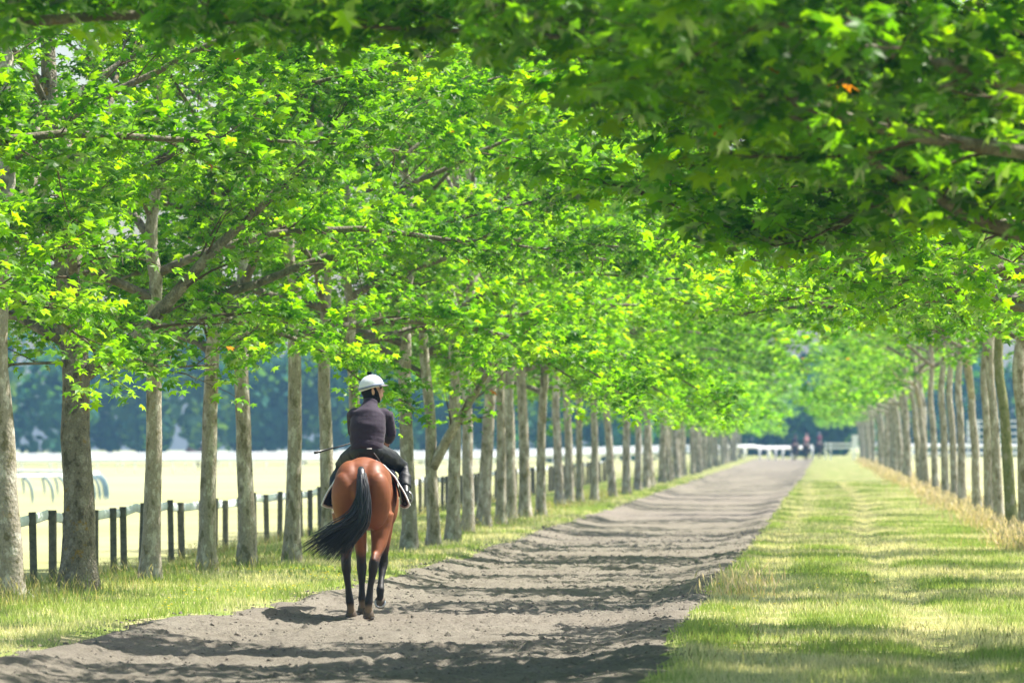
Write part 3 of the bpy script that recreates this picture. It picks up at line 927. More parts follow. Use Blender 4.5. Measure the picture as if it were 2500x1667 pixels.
# ------------------------------------------------------------------ horse
def horse_mat(name, body=(.170, .047, .016), body2=(.24, .071, .023)):
    m, nt, N, L, out = mat_new(name)
    tc = N("ShaderNodeTexCoord")
    sp = N("ShaderNodeSeparateXYZ"); L(tc.outputs['Object'], sp.inputs[0])
    n = N("ShaderNodeTexNoise", Scale=5.0, Detail=5.0, Roughness=.6); L(tc.outputs['Object'], n.inputs['Vector'])
    r = ramp(N, [(.3, body), (.7, body2)]); L(n.outputs['Fac'], r.inputs[0])
    # black points: lower legs, fading upward with an uneven edge
    off = N("ShaderNodeMath", operation='MULTIPLY_ADD'); off.inputs[1].default_value = .34; L(n.outputs['Fac'], off.inputs[0]); L(sp.outputs['Z'], off.inputs[2])
    mr = N("ShaderNodeMapRange", interpolation_type='SMOOTHSTEP'); mr.inputs[1].default_value = .74; mr.inputs[2].default_value = .90
    mr.inputs[3].default_value = 1; mr.inputs[4].default_value = 0
    L(off.outputs[0], mr.inputs[0])
    mx = N("ShaderNodeMix", data_type='RGBA'); L(mr.outputs[0], mx.inputs[0]); L(r.outputs[0], mx.inputs[6]); mx.inputs[7].default_value = (.012, .010, .010, 1)
    # dusty pasterns
    du = N("ShaderNodeMath", operation='MULTIPLY_ADD'); du.inputs[1].default_value = .05; L(n.outputs['Fac'], du.inputs[0]); L(sp.outputs['Z'], du.inputs[2])
    m3 = N("ShaderNodeMapRange"); m3.inputs[1].default_value = .13; m3.inputs[2].default_value = .17; m3.inputs[3].default_value = .75; m3.inputs[4].default_value = 0
    L(du.outputs[0], m3.inputs[0])
    mx2 = N("ShaderNodeMix", data_type='RGBA'); L(m3.outputs[0], mx2.inputs[0]); L(mx.outputs[2], mx2.inputs[6]); mx2.inputs[7].default_value = (.26, .19, .12, 1)
    # fine hair grain
    mp = N("ShaderNodeMapping"); mp.inputs['Scale'].default_value = (160, 160, 22); L(tc.outputs['Object'], mp.inputs[0])
    hn = N("ShaderNodeTexNoise", Scale=1.0, Detail=3.0); L(mp.outputs[0], hn.inputs['Vector'])
    bp = N("ShaderNodeBump", Strength=.12, Distance=.004); L(hn.outputs['Fac'], bp.inputs['Height'])
    p = N("ShaderNodeBsdfPrincipled"); p.inputs['Roughness'].default_value = .55; p.inputs['Specular IOR Level'].default_value = .35
    p.inputs['Coat Weight'].default_value = .06; p.inputs['Coat Roughness'].default_value = .35
    L(mx2.outputs[2], p.inputs['Base Color']); L(bp.outputs[0], p.inputs['Normal'])
    L(p.outputs[0], out.inputs[0])
    return m
M['bay'] = horse_mat('bay_coat')
M['bay_dark'] = horse_mat('dark_bay_coat', (.06, .022, .012), (.09, .035, .016))
M['hair'] = principled('black_horse_hair', (.014, .014, .018), .38, .6)
M['hoof'] = principled('dusty_hoof', (.12, .09, .065), .7, .3, noise=(30, .4))
M['steel'] = principled('worn_steel', (.55, .55, .56), .3, .5, metal=.9)
M['leather'] = principled('dark_leather', (.03, .018, .012), .45, .5, noise=(20, .3))
M['navy'] = principled('navy_cloth', (.018, .022, .05), .8, .2, bump=.15, bscale=200)
M['white_cloth'] = principled('white_binding', (.78, .78, .80), .8, .2, bump=.1, bscale=200)
M['red_cloth'] = principled('dark_red_cloth', (.16, .02, .02), .8, .2)
M['eye'] = principled('dark_eye', (.012, .01, .01), .1, .7)

def horse_shapes():
    b = MB()
    # trunk
    Y = [-.80, -.74, -.64, -.50, -.34, -.10, .15, .40, .62, .82, .96, 1.03]
    ZC = [1.30, 1.28, 1.275, 1.275, 1.27, 1.25, 1.22, 1.21, 1.235, 1.25, 1.25, 1.26]
    W = [.07, .145, .225, .27, .285, .278, .285, .285, .26, .21, .15, .06]
    Hh = [.09, .19, .27, .325, .345, .335, .345, .355, .365, .31, .22, .08]
    pts = np.stack([np.zeros(12), Y, ZC], -1)
    # tube: first radius lies along cross(ref,tan) = x when ref = z
    b.tube(pts, W, 28, True, Hh, ref=(0, 0, 1))
    for s in (-1, 1):
        R3 = np.array(Euler((R(14), R(s * 6), 0)).to_matrix())
        b.ball((s * .118, -.48, 1.33), (.170, .29, .25), 20, 14)                     # gluteal mass
        b.ball((s * .150, -.63, 1.17), (.150, .165, .30), 20, 14, R3)                # hamstrings
        b.ball((s * .178, -.40, 1.05), (.110, .22, .30), 20, 14)                     # thigh
        b.ball((s * .188, -.22, .96), (.082, .12, .13), 16, 10)                      # stifle
        b.ball((s * .175, -.30, 1.36), (.11, .22, .15), 14, 9)                      # point of the hip
        b.ball((s * .17, .70, 1.15), (.11, .20, .26), 18, 12)                        # shoulder
    # hind legs
    for s, dy, hx in ((-1, .0, .0), (1, -.05, -.045)):
        P = np.array([(s * .185, -.42 + dy * .2, 1.05), (s * .178, -.42 + dy * .3, .88), (s * .168, -.48 + dy * .5, .74), (s * .160 + hx * .3, -.565 + dy * .7, .62),
                      (s * .156 + hx * .6, -.615 + dy, .545), (s * .152 + hx * .7, -.615 + dy, .48), (s * .148 + hx * .8, -.60 + dy, .42), (s * .138 + hx, -.59 + dy, .32), (s * .126 + hx, -.58 + dy, .21), (s * .120 + hx, -.582 + dy, .165), (s * .115 + hx, -.555 + dy, .105), (s * .112 + hx, -.525 + dy, .055)])
        rx = [.135, .105, .080, .052, .052, .050, .038, .0325, .038, .045, .038, .044]
        ry = [.19, .155, .108, .070, .074, .060, .046, .040, .044, .051, .042, .048]
        b.tube(P, rx, 16, True, ry, ref=(0, 1, 0.001))
        b.tube([(s * .155 + hx * .5, -.62 + dy * .8, .66), (s * .156 + hx * .6, -.665 + dy, .575), (s * .152 + hx * .7, -.665 + dy, .53), (s * .148 + hx * .8, -.635 + dy, .42)], [.014, .030, .028, .016], 10)  # tendon and point of hock
    # near fore, standing
    P = np.array([(-.15, .66, 1.12), (-.135, .66, .92), (-.118, .68, .74), (-.108, .69, .56), (-.105, .70, .47), (-.103, .69, .39), (-.102, .685, .30), (-.101, .68, .20), (-.10, .685, .16), (-.10, .715, .10), (-.10, .74, .055)])
    b.tube(P, [.10, .088, .068, .051, .056, .045, .033, .036, .045, .037, .044], 14, True, [.16, .12, .085, .055, .056, .044, .034, .037, .045, .037, .045], ref=(0, 1, 0.001))
    # off fore, lifted with the sole turned back
    P = np.array([(.15, .70, 1.12), (.135, .72, .92), (.120, .77, .74), (.110, .81, .60), (.106, .825, .525), (.102, .79, .45), (.098, .73, .37), (.094, .665, .29), (.092, .635, .25), (.092, .635, .19), (.092, .65, .14)])
    b.tube(P, [.10, .088, .068, .051, .056, .045, .033, .036, .045, .037, .040], 14, True, [.16, .12, .085, .055, .056, .044, .034, .037, .045, .037, .040], ref=(0, 1, 0.001))
    # neck and head
    b.tube([(0, .70, 1.30), (0, .95, 1.42), (0, 1.18, 1.56), (0, 1.38, 1.70), (0, 1.52, 1.79)], [.16, .125, .095, .08, .072], 18, True, [.32, .245, .19, .155, .12], ref=(0, 0, 1))
    b.tube([(0, 1.44, 1.80), (0, 1.58, 1.77), (0, 1.72, 1.66), (0, 1.86, 1.52), (0, 1.97, 1.40), (0, 2.02, 1.35)], [.075, .098, .088, .062, .056, .045], 16, True, [.10, .135, .125, .092, .075, .055], ref=(0, 0, 1))
    for s in (-1, 1):
        b.ball((s * .07, 1.60, 1.64), (.045, .09, .085), 12, 8)
        b.tube([(s * .055, 1.47, 1.87), (s * .07, 1.46, 1.93), (s * .072, 1.47, 1.99), (s * .06, 1.485, 2.04)], [.026, .034, .026, .006], 10, True, [.018, .022, .016, .005])
    b.ball((.0, -.18, .93), (.05, .12, .07), 12, 8)           # sheath
    return b
HORSE_ME = horse_shapes().remesh('horse', None, .0135, 5)

def strands_tail(n, seed):
    rg = np.random.default_rng(seed)
    b = MB()
    tt = np.linspace(0, 1, 13)
    # dense core down to the swing
    for k in range(n):
        q = rg.random()                       # fan position: 0 lowest/right ... 1 highest/left
        ph = rg.uniform(0, 6.28); rr = math.sqrt(rg.random())
        ox, oy = .048 * rr * math.cos(ph), .03 * rr * math.sin(ph)
        P0 = np.array([ox * .9 + .018, -.80 + oy, 1.475 - abs(ox) * .5 - rg.uniform(0, .10)])
        P1 = np.array([.055 + ox * 1.5, -.92 + oy * 1.6, 1.20 + rg.normal(0, .03)])
        P2 = np.array([.055 + ox * 1.6 - .10 * q, -.96 + oy * 2.4, .92 + .06 * q + rg.normal(0, .03)])
        L = rg.uniform(.45, 1.0)
        end = np.array([-.18 - .47 * q ** .8, -1.0, .545 + .16 * q ** 1.5])
        end = end + rg.normal(0, .022, 3) + np.array([0, rg.normal(0, .05), 0])
        P3 = P2 + (end - P2) * L
        pm = (P2 * .55 + P3 * .45) + np.array([.0, 0, .035 + .02 * q])
        pts = [P0, P1 * .5 + P0 * .5 + np.array([0, -.035, .02]), P1, P2, pm, P3]
        pts = np.array(pts)
        # Catmull-like smoothing by interpolation over chord length
        d = np.concatenate([[0], np.cumsum(np.linalg.norm(np.diff(pts, axis=0), axis=1))]); d /= d[-1]
        c = np.stack([np.interp(tt, d, pts[:, j]) for j in range(3)], -1)
        for _ in range(3):
            c[1:-1] = .25 * c[:-2] + .5 * c[1:-1] + .25 * c[2:]
        c = c + rg.normal(0, .0035, c.shape) * tt[:, None]
        r = np.interp(tt, [0, .15, .6, 1], [.006, .0085, .006, .001]) * rg.uniform(.6, 1.15)
        b.tube(c, r, 4, False)
    # dock
    b.tube([(.005, -.74, 1.50), (.012, -.80, 1.475), (.02, -.845, 1.40), (.03, -.87, 1.28), (.04, -.89, 1.14)], [.030, .038, .042, .040, .02], 10, True, [.022, .028, .03, .028, .015])
    return b
TAIL_ME = strands_tail(520, 4).mesh('tail', None, True)
def mane():
    rg = np.random.default_rng(6); b = MB()
    for k in range(150):
        t = rg.random()
        y = .78 + .72 * t; z = 1.57 + .33 * t ** .9
        c = np.array([(0, y, z - .01), (.05, y + .01, z + .01), (.10 - .02 * t, y + .02, z - .07), (.12 - .03 * t, y + .02, z - .16 - .05 * rg.random())])
        c[1:] += rg.normal(0, .008, (3, 3))
        b.tube(c, [.008, .008, .006, .002], 4, False)
    return b
MANE_ME = mane().mesh('mane', None, True)
def hoof_mb(tilt=None):
    b = MB()
    b.tube([(0, -.012, .075), (0, .008, .035), (0, .02, .0)], [.044, .053, .060], 16, True, [.048, .060, .068], ref=(0, 1, 0.001))
    return b
def shoe_mb():
    b = MB(); a = np.linspace(R(-60), R(240), 22)
    b.tube(np.stack([np.cos(a) * .050, .02 + np.sin(a) * .058, np.full(22, -.003)], -1), .010, 6, True, .005)
    return b
HOOF_ME = hoof_mb().mesh('hoof', None, True); SHOE_ME = shoe_mb().mesh('horseshoe', None, True)
def bridle_mb():
    b = MB()
    def ring(c, rx, rz, tilt):
        a = np.linspace(0, 6.283, 20); ca, sa = math.cos(tilt), math.sin(tilt)
        P = np.stack([np.cos(a) * rx, np.sin(a) * rz * sa, np.sin(a) * rz * ca], -1) + np.array(c)
        b.tube(P, .009, 6, False)
    ring((0, 1.83, 1.545), .078, .112, R(40)); ring((0, 1.55, 1.80), .085, .12, R(10)); ring((0, 1.60, 1.70), .106, .16, R(-25))
    for s in (-1, 1):
        b.tube([(s * .085, 1.55, 1.80), (s * .10, 1.66, 1.66), (s * .072, 1.84, 1.50), (s * .062, 1.90, 1.42)], .008, 6)
        b.tube([(s * .06, 1.91, 1.42), (s * .12, 1.55, 1.48), (s * .15, 1.10, 1.66), (s * .10, .66, 1.76)], .007, 6)
    return b
BRIDLE_ME = bridle_mb().mesh('bridle', None, True)

HOOVES = [((-.112, -.515, .0), 0), ((.068, -.565, .0), 0), ((-.10, .75, .0), 0), ((.092, .628, .135), R(-118))]
def make_horse(loc, rz, label, coat, group=None, detail=True):
    root = empty('horse', loc, (0, 0, rz))
    tag(root, label, 'horse', group)
    link('body', with_mat(HORSE_ME, coat), root)
    link('tail', with_mat(TAIL_ME, M['hair']), root)
    link('mane', with_mat(MANE_ME, M['hair']), root)
    link('bridle', with_mat(BRIDLE_ME, M['leather']), root)
    for (p, t) in HOOVES:
        h = link('hoof', with_mat(HOOF_ME, M['hoof']), root, p); h.rotation_euler = (t, 0, 0)
        if detail: link('horseshoe', with_mat(SHOE_ME, M['steel']), h)
    for s in (-1, 1):
        e = MB(); e.ball((0, 0, 0), .02, 12, 8)
        link('eye', e.mesh('eye', M['eye']), root, (s * .088, 1.665, 1.735))
    return root

# saddle and cloth -------------------------------------------------------
def saddle_mb():
    b = MB()
    ys = np.linspace(-.02, .50, 11)
    U = np.linspace(-1, 1, 21)
    V = []
    for y in ys:
        t = (y + .02) / .52
        zt = 1.615 + .075 * (2 * t - 1) ** 2 + .01
        for u in U:
            an = u * R(62)
            V.append((math.sin(an) * .215 * (.55 + .45 * abs(u)), y + .04 * abs(u) ** 2 * (1 if t > .5 else -.3), zt - (1 - math.cos(an)) * .42 - .02))
    V = np.array(V); n = len(V)
    top = V + [0, 0, .03]
    nx = 21
    Q = []
    for i in range(10):
        for j in range(20):
            a = i * nx + j
            Q.append((a, a + 1, a + nx + 1, a + nx)); Q.append((n + a, n + a + nx, n + a + nx + 1, n + a + 1))
    for i in range(10):
        a = i * nx; Q.append((a, a + nx, n + a + nx, n + a)); a = i * nx + 20; Q.append((a, n + a, n + a + nx, a + nx))
    for j in range(20):
        a = j; Q.append((a, n + a, n + a + 1, a + 1)); a = 10 * nx + j; Q.append((a, a + 1, n + a + 1, n + a))
    b.add(np.vstack([V, top]), Q)
    return b
def cloth_sheet(off, y0, y1, a0, a1, th=.008, flare=.10):
    """cloth draped over the back from angle a0 to a1 (0 = spine), flaring away at its lower back corner"""
    b = MB()
    ys = np.linspace(y0, y1, 14); A = np.linspace(a0, a1, 26)
    G = []
    for y in ys:
        w = float(np.interp(y, [-.34, -.1, .15, .4, .62], [.31, .30, .295, .295, .275])); h = float(np.interp(y, [-.34, -.1, .15, .4, .62], [.345, .335, .345, .355, .365]))
        zc = float(np.interp(y, [-.34, -.1, .15, .4, .62], [1.27, 1.25, 1.22, 1.21, 1.235]))
        for a in A:
            s = abs(a) / R(105)
            fl = flare * max(0, s - .45) ** 1.3 * (1.2 - .9 * (y - y0) / (y1 - y0))
            nx_, nz_ = math.sin(a), math.cos(a)
            G.append((nx_ * (w + off) + math.copysign(fl * 1.6, a) * (abs(a) > .01), y - .10 * max(0, s - .3), zc + nz_ * (h + off) - .03 * s * (s > .6)))
    G = np.array(G); n = len(G); nx = 26
    c = np.array([0, 0, 1.23])
    dr = G - c; dr[:, 1] = 0; dr /= np.linalg.norm(dr, axis=1)[:, None]
    Q = []
    for i in range(13):
        for j in range(25):
            a = i * nx + j
            Q.append((a, a + nx, a + nx + 1, a + 1)); Q.append((n + a, n + a + 1, n + a + nx + 1, n + a + nx))
    for i in range(13):
        a = i * nx; Q.append((a, n + a, n + a + nx, a + nx)); a += nx - 1; Q.append((a, a + nx, n + a + nx, n + a))
    for j in range(25):
        a = j; Q.append((a, a + 1, n + a + 1, n + a)); a += 13 * nx; Q.append((a, n + a, n + a + 1, a + 1))
    b.add(np.vstack([G, G + dr * th]), Q)
    return b, G.reshape(14, 26, 3)

# ------------------------------------------------------------------ rider
M['skin'] = principled('skin', (.58, .33, .24), .5, .4, noise=(14, .12))
M['jacket'] = principled('purple_black_jacket', (.033, .023, .040), .8, .2, noise=(6, .2), bump=.35, bscale=11, sheen=.1)
M['trousers'] = principled('black_riding_trousers', (.010, .011, .015), .55, .4, bump=.3, bscale=14)
M['boot'] = principled('black_boot_leather', (.010, .009, .009), .35, .5)
M['hood'] = principled('black_hood', (.010, .010, .013), .8, .2)
M['helmet'] = principled('white_helmet_silk', (.72, .75, .80), .5, .4, bump=.2, bscale=18)
M['helmet_band'] = principled('blue_grey_elastic', (.20, .24, .34), .7, .2)
M['peak'] = principled('dark_peak', (.03, .03, .04), .5, .4)
M['pompom'] = principled('navy_pompom', (.008, .012, .04), .9, .1, bump=1.0, bscale=90)
M['glove'] = M['skin']

HEAD_C = np.array([.035, .335, 2.285])
HEAD_R = np.array(Euler((R(8), 0, R(-74))).to_matrix())      # face turned to the right; local +y = face forward
def hd(p): return HEAD_R @ np.asarray(p, float) + HEAD_C
LSH, RSH = np.array([-.148, .235, 2.05]), np.array([.175, .275, 2.05])
LEL, REL = np.array([-.160, .38, 1.87]), np.array([.212, .36, 1.86])
LWR, RWR = np.array([-.085, .56, 1.78]), np.array([.185, .52, 1.775])
PEL = np.array([0.0, .12, 1.665])
LKN, RKN = np.array([-.30, .46, 1.50]), np.array([.335, .45, 1.50])
LAN, RAN = np.array([-.345, .18, 1.24]), np.array([.385, .17, 1.24])
SPINE = np.array([(0, .10, 1.64), (0, .105, 1.76), (.0, .14, 1.90), (.005, .20, 2.03), (.012, .26, 2.12)])

def arm(b, sh, el, wr, k):
    P = np.array([sh, sh * .5 + el * .5, el, el * .45 + wr * .55, wr])
    b.tube(P, np.array([.060, .052, .044, .040, .029]) * k, 14)
def hand(b, wr, d, curl_axis, thumb):
    """palm, four curled fingers and a thumb from a wrist; d = pointing direction, curl_axis = axis the fingers close round"""
    d = unit(d); ax = unit(curl_axis); pn = np.cross(ax, d)
    Ln = [.070, .078, .073, .056]
    b.tube([wr, wr + d * .03, wr + d * .085], [.024, .030, .030], 12, True, [.032, .040, .042], ref=ax)
    for i in range(4):
        base = wr + d * .082 + ax * (-.030 + .020 * i)
        pts = [base - d * .02]
        a = 0
        for j, (seg, cu) in enumerate(zip((.45, .32, .23), (45, 60, 40))):
            a += R(cu)
            pts.append(pts[-1] + (d * math.cos(a) + pn * math.sin(a)) * Ln[i] * seg * 1.25)
        b.tube(pts, [.0105, .010, .009, .007], 8)
    tb = wr + d * .035 + ax * thumb * .028
    b.tube([tb, tb + (d * .5 + ax * thumb * .6 + pn * .5) * .035, tb + (d * .8 + ax * thumb * .3 + pn * 1.0) * .055], [.013, .0115, .008], 8)

def rider_body():
    b = MB()
    b.tube(SPINE, [.15, .135, .15, .15, .07], 20, True, [.10, .095, .105, .10, .055], ref=(0, 1, .2))
    b.tube([(.012, .26, 2.10), (.02, .29, 2.19), (.028, .32, 2.25)], [.058, .054, .056], 14)
    # head: cranium, face, jaw, nose, ears
    b.ball(hd((0, -.015, .045)), (.078, .096, .092), 20, 14, HEAD_R)
    b.ball(hd((0, .03, -.03)), (.062, .070, .085), 18, 12, HEAD_R)
    b.tube([hd((0, .045, -.085)), hd((0, .075, -.10))], [.036, .026], 12)
    b.tube([hd((0, .092, .03)), hd((0, .108, .005)), hd((0, .118, -.018)), hd((0, .100, -.028))], [.010, .012, .015, .010], 10)
    b.tube([hd((-.022, .093, -.052)), hd((0, .103, -.050)), hd((.022, .093, -.052))], [.006, .009, .006], 8)
    b.tube([hd((-.02, .090, -.066)), hd((0, .100, -.066)), hd((.02, .090, -.066))], [.006, .009, .006], 8)
    b.tube([hd((-.045, .080, .042)), hd((0, .094, .040)), hd((.045, .080, .042))], [.009, .012, .009], 8)
    for s in (-1, 1):
        b.ball(hd((s * .077, -.01, -.005)), (.010, .022, .033), 10, 8, HEAD_R)
        b.ball(hd((s * .045, .068, -.012)), (.022, .022, .020), 10, 8, HEAD_R)
    arm(b, LSH, LEL, LWR, .9); arm(b, RSH, REL, RWR, .9)
    hand(b, LWR, unit(np.array([.35, .8, -.15])), np.array([.3, 0, 1]), 1)
    hand(b, RWR, unit(np.array([-.35, .8, -.25])), np.array([-.3, 0, 1]), 1)
    for kn, an, s in ((LKN, LAN, -1), (RKN, RAN, 1)):
        hip = PEL + np.array([s * .10, .02, -.02])
        b.tube([hip, hip * .5 + kn * .5, kn, kn * .6 + an * .4 + [s * .01, -.01, 0], an], [.085, .075, .056, .052, .036], 14)
        b.tube([an + [0, -.03, -.04], an + [s * .01, .05, -.055], an + [s * .02, .16, -.06]], [.034, .036, .026], 12)
    b.ball(PEL, (.165, .13, .10), 18, 12)
    return b

def jacket_mb():
    b = MB()
    S = SPINE.copy()
    S = np.vstack([[0, .085, 1.672], [0, .09, 1.70], S[1:4], [.010, .245, 2.10], [.014, .27, 2.155]])
    b.tube(S, [.166, .172, .174, .188, .172, .108, .072], 24, True, [.125, .135, .13, .14, .13, .10, .072], ref=(0, 1, .2))
    b.ball((-.13, .225, 2.04), (.085, .09, .075)); b.ball((.145, .26, 2.04), (.085, .09, .075))
    b.tube([(.014, .265, 2.13), (.022, .285, 2.195)], [.078, .074], 16)                 # collar
    for sh, el, wr in ((LSH, LEL, LWR), (RSH, REL, RWR)):
        P = np.array([sh, sh * .5 + el * .5, el, el * .45 + wr * .55, wr])
        b.tube(P, [.078, .072, .066, .060, .046], 16)
        b.tube([wr * .92 + el * .08, wr], [.050, .047], 14)
    return b
def folds(co):
    n = fbm(co[:, 0] * 7 + co[:, 2] * 9, co[:, 2] * 16 - co[:, 0] * 5 + co[:, 1] * 4, 3) - .5
    lower = np.clip((2.0 - co[:, 2]) / .3, .25, 1)
    return n * .034 * lower
JACKET_ME = jacket_mb().remesh('jacket', None, .010, 5, folds)
BODY_ME = rider_body().remesh('body', None, .0078, 3)
def trousers_mb():
    b = MB()
    b.ball(PEL + [0, -.01, .0], (.19, .15, .115), 22, 14)
    b.tube([(0, .10, 1.67), (0, .10, 1.73)], [.165, .165], 20, True, [.12, .12], ref=(0, 1, 0.01))
    for kn, an, s in ((LKN, LAN, -1), (RKN, RAN, 1)):
        hip = PEL + np.array([s * .10, .02, -.02])
        b.tube([hip, hip * .5 + kn * .5 + [s * .01, 0, .01], kn, kn * .6 + an * .4 + [s * .012, -.01, 0], an * .8 + kn * .2], [.112, .096, .076, .072, .066], 16)
    return b
TROUSERS_ME = trousers_mb().remesh('trousers', None, .010, 5, lambda co: (fbm(co[:, 2] * 14 + co[:, 0] * 6, co[:, 1] * 10, 3) - .5) * .018)
def boot_mb(kn, an, s):
    b = MB()
    b.tube([an * .72 + kn * .28, an * .9 + kn * .1, an, an + [0, -.01, -.03]], [.058, .050, .046, .046], 14)
    b.tube([an + [0, -.055, -.05], an + [s * .004, 0, -.052], an + [s * .01, .07, -.06], an + [s * .02, .17, -.068], an + [s * .022, .205, -.07]], [.036, .045, .046, .042, .025], 14, True, [.034, .042, .036, .028, .018])
    b.box(an + np.array([s * .004, -.03, -.096]), (.066, .07, .022), 0, .02)
    return b
BOOT_ME = [boot_mb(LKN, LAN, -1).remesh('boot', None, .008, 3), boot_mb(RKN, RAN, 1).remesh('boot', None, .008, 3)]
def hood_mb():
    b = MB()
    b.ball(hd((0, -.042, .0)), (.086, .074, .095), 18, 12, HEAD_R)
    b.tube([hd((0, -.03, -.06)), (.022, .285, 2.17)], [.075, .076], 16)
    for s in (-1, 1):
        b.tube([hd((s * .07, .01, .03)), hd((s * .075, .028, -.03)), hd((s * .05, .045, -.095)), hd((0, .055, -.118))], [.018, .020, .016, .013], 10)
    return b
HOOD_ME = hood_mb().remesh('hood', None, .008, 3)
def helmet_mb():
    b = MB()
    V, Q = [], []
    nu, nv = 32, 12
    for i in range(nv + 1):
        ph = R(-8) + (R(90) - R(-8)) * i / nv
        for j in range(nu):
            th = 2 * math.pi * j / nu
            drop = -.028 * max(0, -math.sin(th)) * (1 - i / nv)
            V.append(hd((math.cos(ph) * math.cos(th) * .106, math.cos(ph) * math.sin(th) * .132 - .008, .052 + math.sin(ph) * .118 + drop)))
    for i in range(nv):
        for j in range(nu):
            Q.append((i * nu + j, i * nu + (j + 1) % nu, (i + 1) * nu + (j + 1) % nu, (i + 1) * nu + j))
    V = np.array(V); n = len(V)
    inn = V + (hd((0, 0, .05)) - V) * .06
    Q2 = [(n + q[3], n + q[2], n + q[1], n + q[0]) for q in Q] + [(j, n + j, n + (j + 1) % nu, (j + 1) % nu) for j in range(nu)]
    b.add(np.vstack([V, inn]), Q + Q2)
    return b
def band_mb():
    b = MB(); a = np.linspace(0, 6.283, 40)
    P = np.array([hd((math.cos(t) * .108, math.sin(t) * .134 - .008, .056 - .022 * max(0, -math.sin(t)))) for t in a])
    b.tube(P, .0045, 6, False, .013, ref=HEAD_R @ np.array([0, 0, 1]))
    return b
def peak_mb():
    b = MB(); a = np.linspace(R(28), R(152), 17); V = []
    for t in a:
        for k, rr in enumerate((1.0, 1.22, 1.42)):
            e = rr if k == 0 else 1 + (rr - 1) * max(0.0, math.sin((t - R(28)) / R(124) * math.pi)) ** .6
            V.append(hd((math.cos(t) * .106 * (1 + (e - 1) * .5), math.sin(t) * .130 * e - .008, .052 - .012 * k)))
    V = np.array(V); n = len(V); up = HEAD_R @ np.array([0, 0, .006])
    Q = []
    for i in range(16):
        for k in range(2):
            q = (i * 3 + k, i * 3 + k + 1, (i + 1) * 3 + k + 1, (i + 1) * 3 + k)
            Q.append(q); Q.append(tuple(n + x for x in q[::-1]))
        q = (i * 3 + 2, (i + 1) * 3 + 2); Q.append((q[0], n + q[0], n + q[1], q[1]))
    b.add(np.vstack([V, V + up]), Q)
    return b
def pompom_mb():
    b = MB(); rg = np.random.default_rng(2)
    c = hd((0, -.008, .180))
    b.ball(c, .019, 14, 9)
    for k in range(160):
        d = unit(rg.normal(0, 1, 3)); b.tube([c + d * .014, c + d * .026], [.004, .001], 3, False)
    return b
RIDER_ME = dict(helmet=helmet_mb().mesh('helmet', None), helmet_band=band_mb().mesh('helmet_band', None), peak=peak_mb().mesh('peak', None), pompom=pompom_mb().mesh('pompom', None))
def hem_mb():
    b = MB(); b.box((.035, -.062, 1.695), (.05, .008, .010))
    return b
def make_rider(loc, rz, label, jacket, cap, group=None):
    root = empty('person', loc, (0, 0, rz)); tag(root, label, 'person', group)
    link('body', with_mat(BODY_ME, M['skin']), root)
    link('jacket', with_mat(JACKET_ME, jacket), root)
    link('trousers', with_mat(TROUSERS_ME, M['trousers']), root)
    for me in BOOT_ME: link('boot', with_mat(me, M['boot']), root)
    link('hood', with_mat(HOOD_ME, M['hood']), root)
    h = link('helmet', with_mat(RIDER_ME['helmet'], cap), root)
    link('helmet_band', with_mat(RIDER_ME['helmet_band'], M['helmet_band']), h)
    link('peak', with_mat(RIDER_ME['peak'], M['peak']), h)
    link('pompom', with_mat(RIDER_ME['pompom'], M['pompom']), h)
    for s in (-1, 1):
        e = MB(); e.ball((0, 0, 0), .011, 10, 7)
        link('eye', e.mesh('eye', M['eye']), root, tuple(hd((s * .031, .085, .022))))
    return root

HX, HY = -4.52, 56.0
hz = float(path_z(np.array([HX]), np.array([HY - .4]), np.ones(1))[0]) + .004
hs = make_horse((HX, HY, hz), 0.0, 'bay horse walking away along the track with its black tail swung aside', M['bay'])
rider = make_rider((HX, HY, hz), 0.0, 'person in dark purple jacket and white helmet riding the bay horse, head turned', M['jacket'], M['helmet'])
link('reflective_tab', hem_mb().mesh('reflective_tab', M['white_cloth']), rider)
sad = link('saddle', saddle_mb().mesh('saddle', M['leather']), None, (HX, HY, hz)); tag(sad, 'dark exercise saddle under the rider on the bay horse', 'saddle')
for s, an in ((-1, LAN), (1, RAN)):
    b = MB(); b.tube([(s * .24, .30, 1.50), an + [s * .012, .06, .02]], [.011, .011], 6, True, .004); link('stirrup_leather', b.mesh('stirrup_leather', M['leather']), sad)
    a = np.linspace(0, 6.283, 18)
    b = MB(); b.tube(np.stack([an[0] + s * .012 + np.cos(a) * .058, np.full(18, an[1] + .06), an[2] - .045 + np.sin(a) * .066], -1), .006, 6, False); link('stirrup', b.mesh('stirrup', M['steel']), sad)
cl, Gc = cloth_sheet(.010, -.02, .60, R(-104), R(104), flare=.17)
clo = link('saddle_cloth', cl.mesh('saddle_cloth', M['navy']), None, (HX, HY, hz)); tag(clo, 'navy saddle cloth with white binding hanging under the saddle on both flanks', 'saddle cloth')
bb = MB()
edge = np.vstack([Gc[0]]); bb.tube(edge + [0, -.006, 0], .020, 6, True, .010)
bb.tube(Gc[:, 0], .014, 6); bb.tube(Gc[:, -1], .014, 6)
link('binding', bb.mesh('binding', M['white_cloth']), clo)
pd, _ = cloth_sheet(.004, .02, .56, R(-88), R(88), flare=.05)
pdo = link('girth_pad', pd.mesh('girth_pad', M['red_cloth']), clo)
wb = MB()
g0 = LWR + np.array([-.02, .06, 0.0])
wb.tube([g0 + [.10, .10, .01], g0, g0 + [-.20, -.12, -.06], g0 + [-.44, -.30, -.125]], [.005, .006, .0075, .009], 8)
wh = link('riding_whip', wb.mesh('riding_whip', M['boot']), None, (HX, HY, hz)); tag(wh, 'thin black riding whip held out sideways by the rider', 'whip')
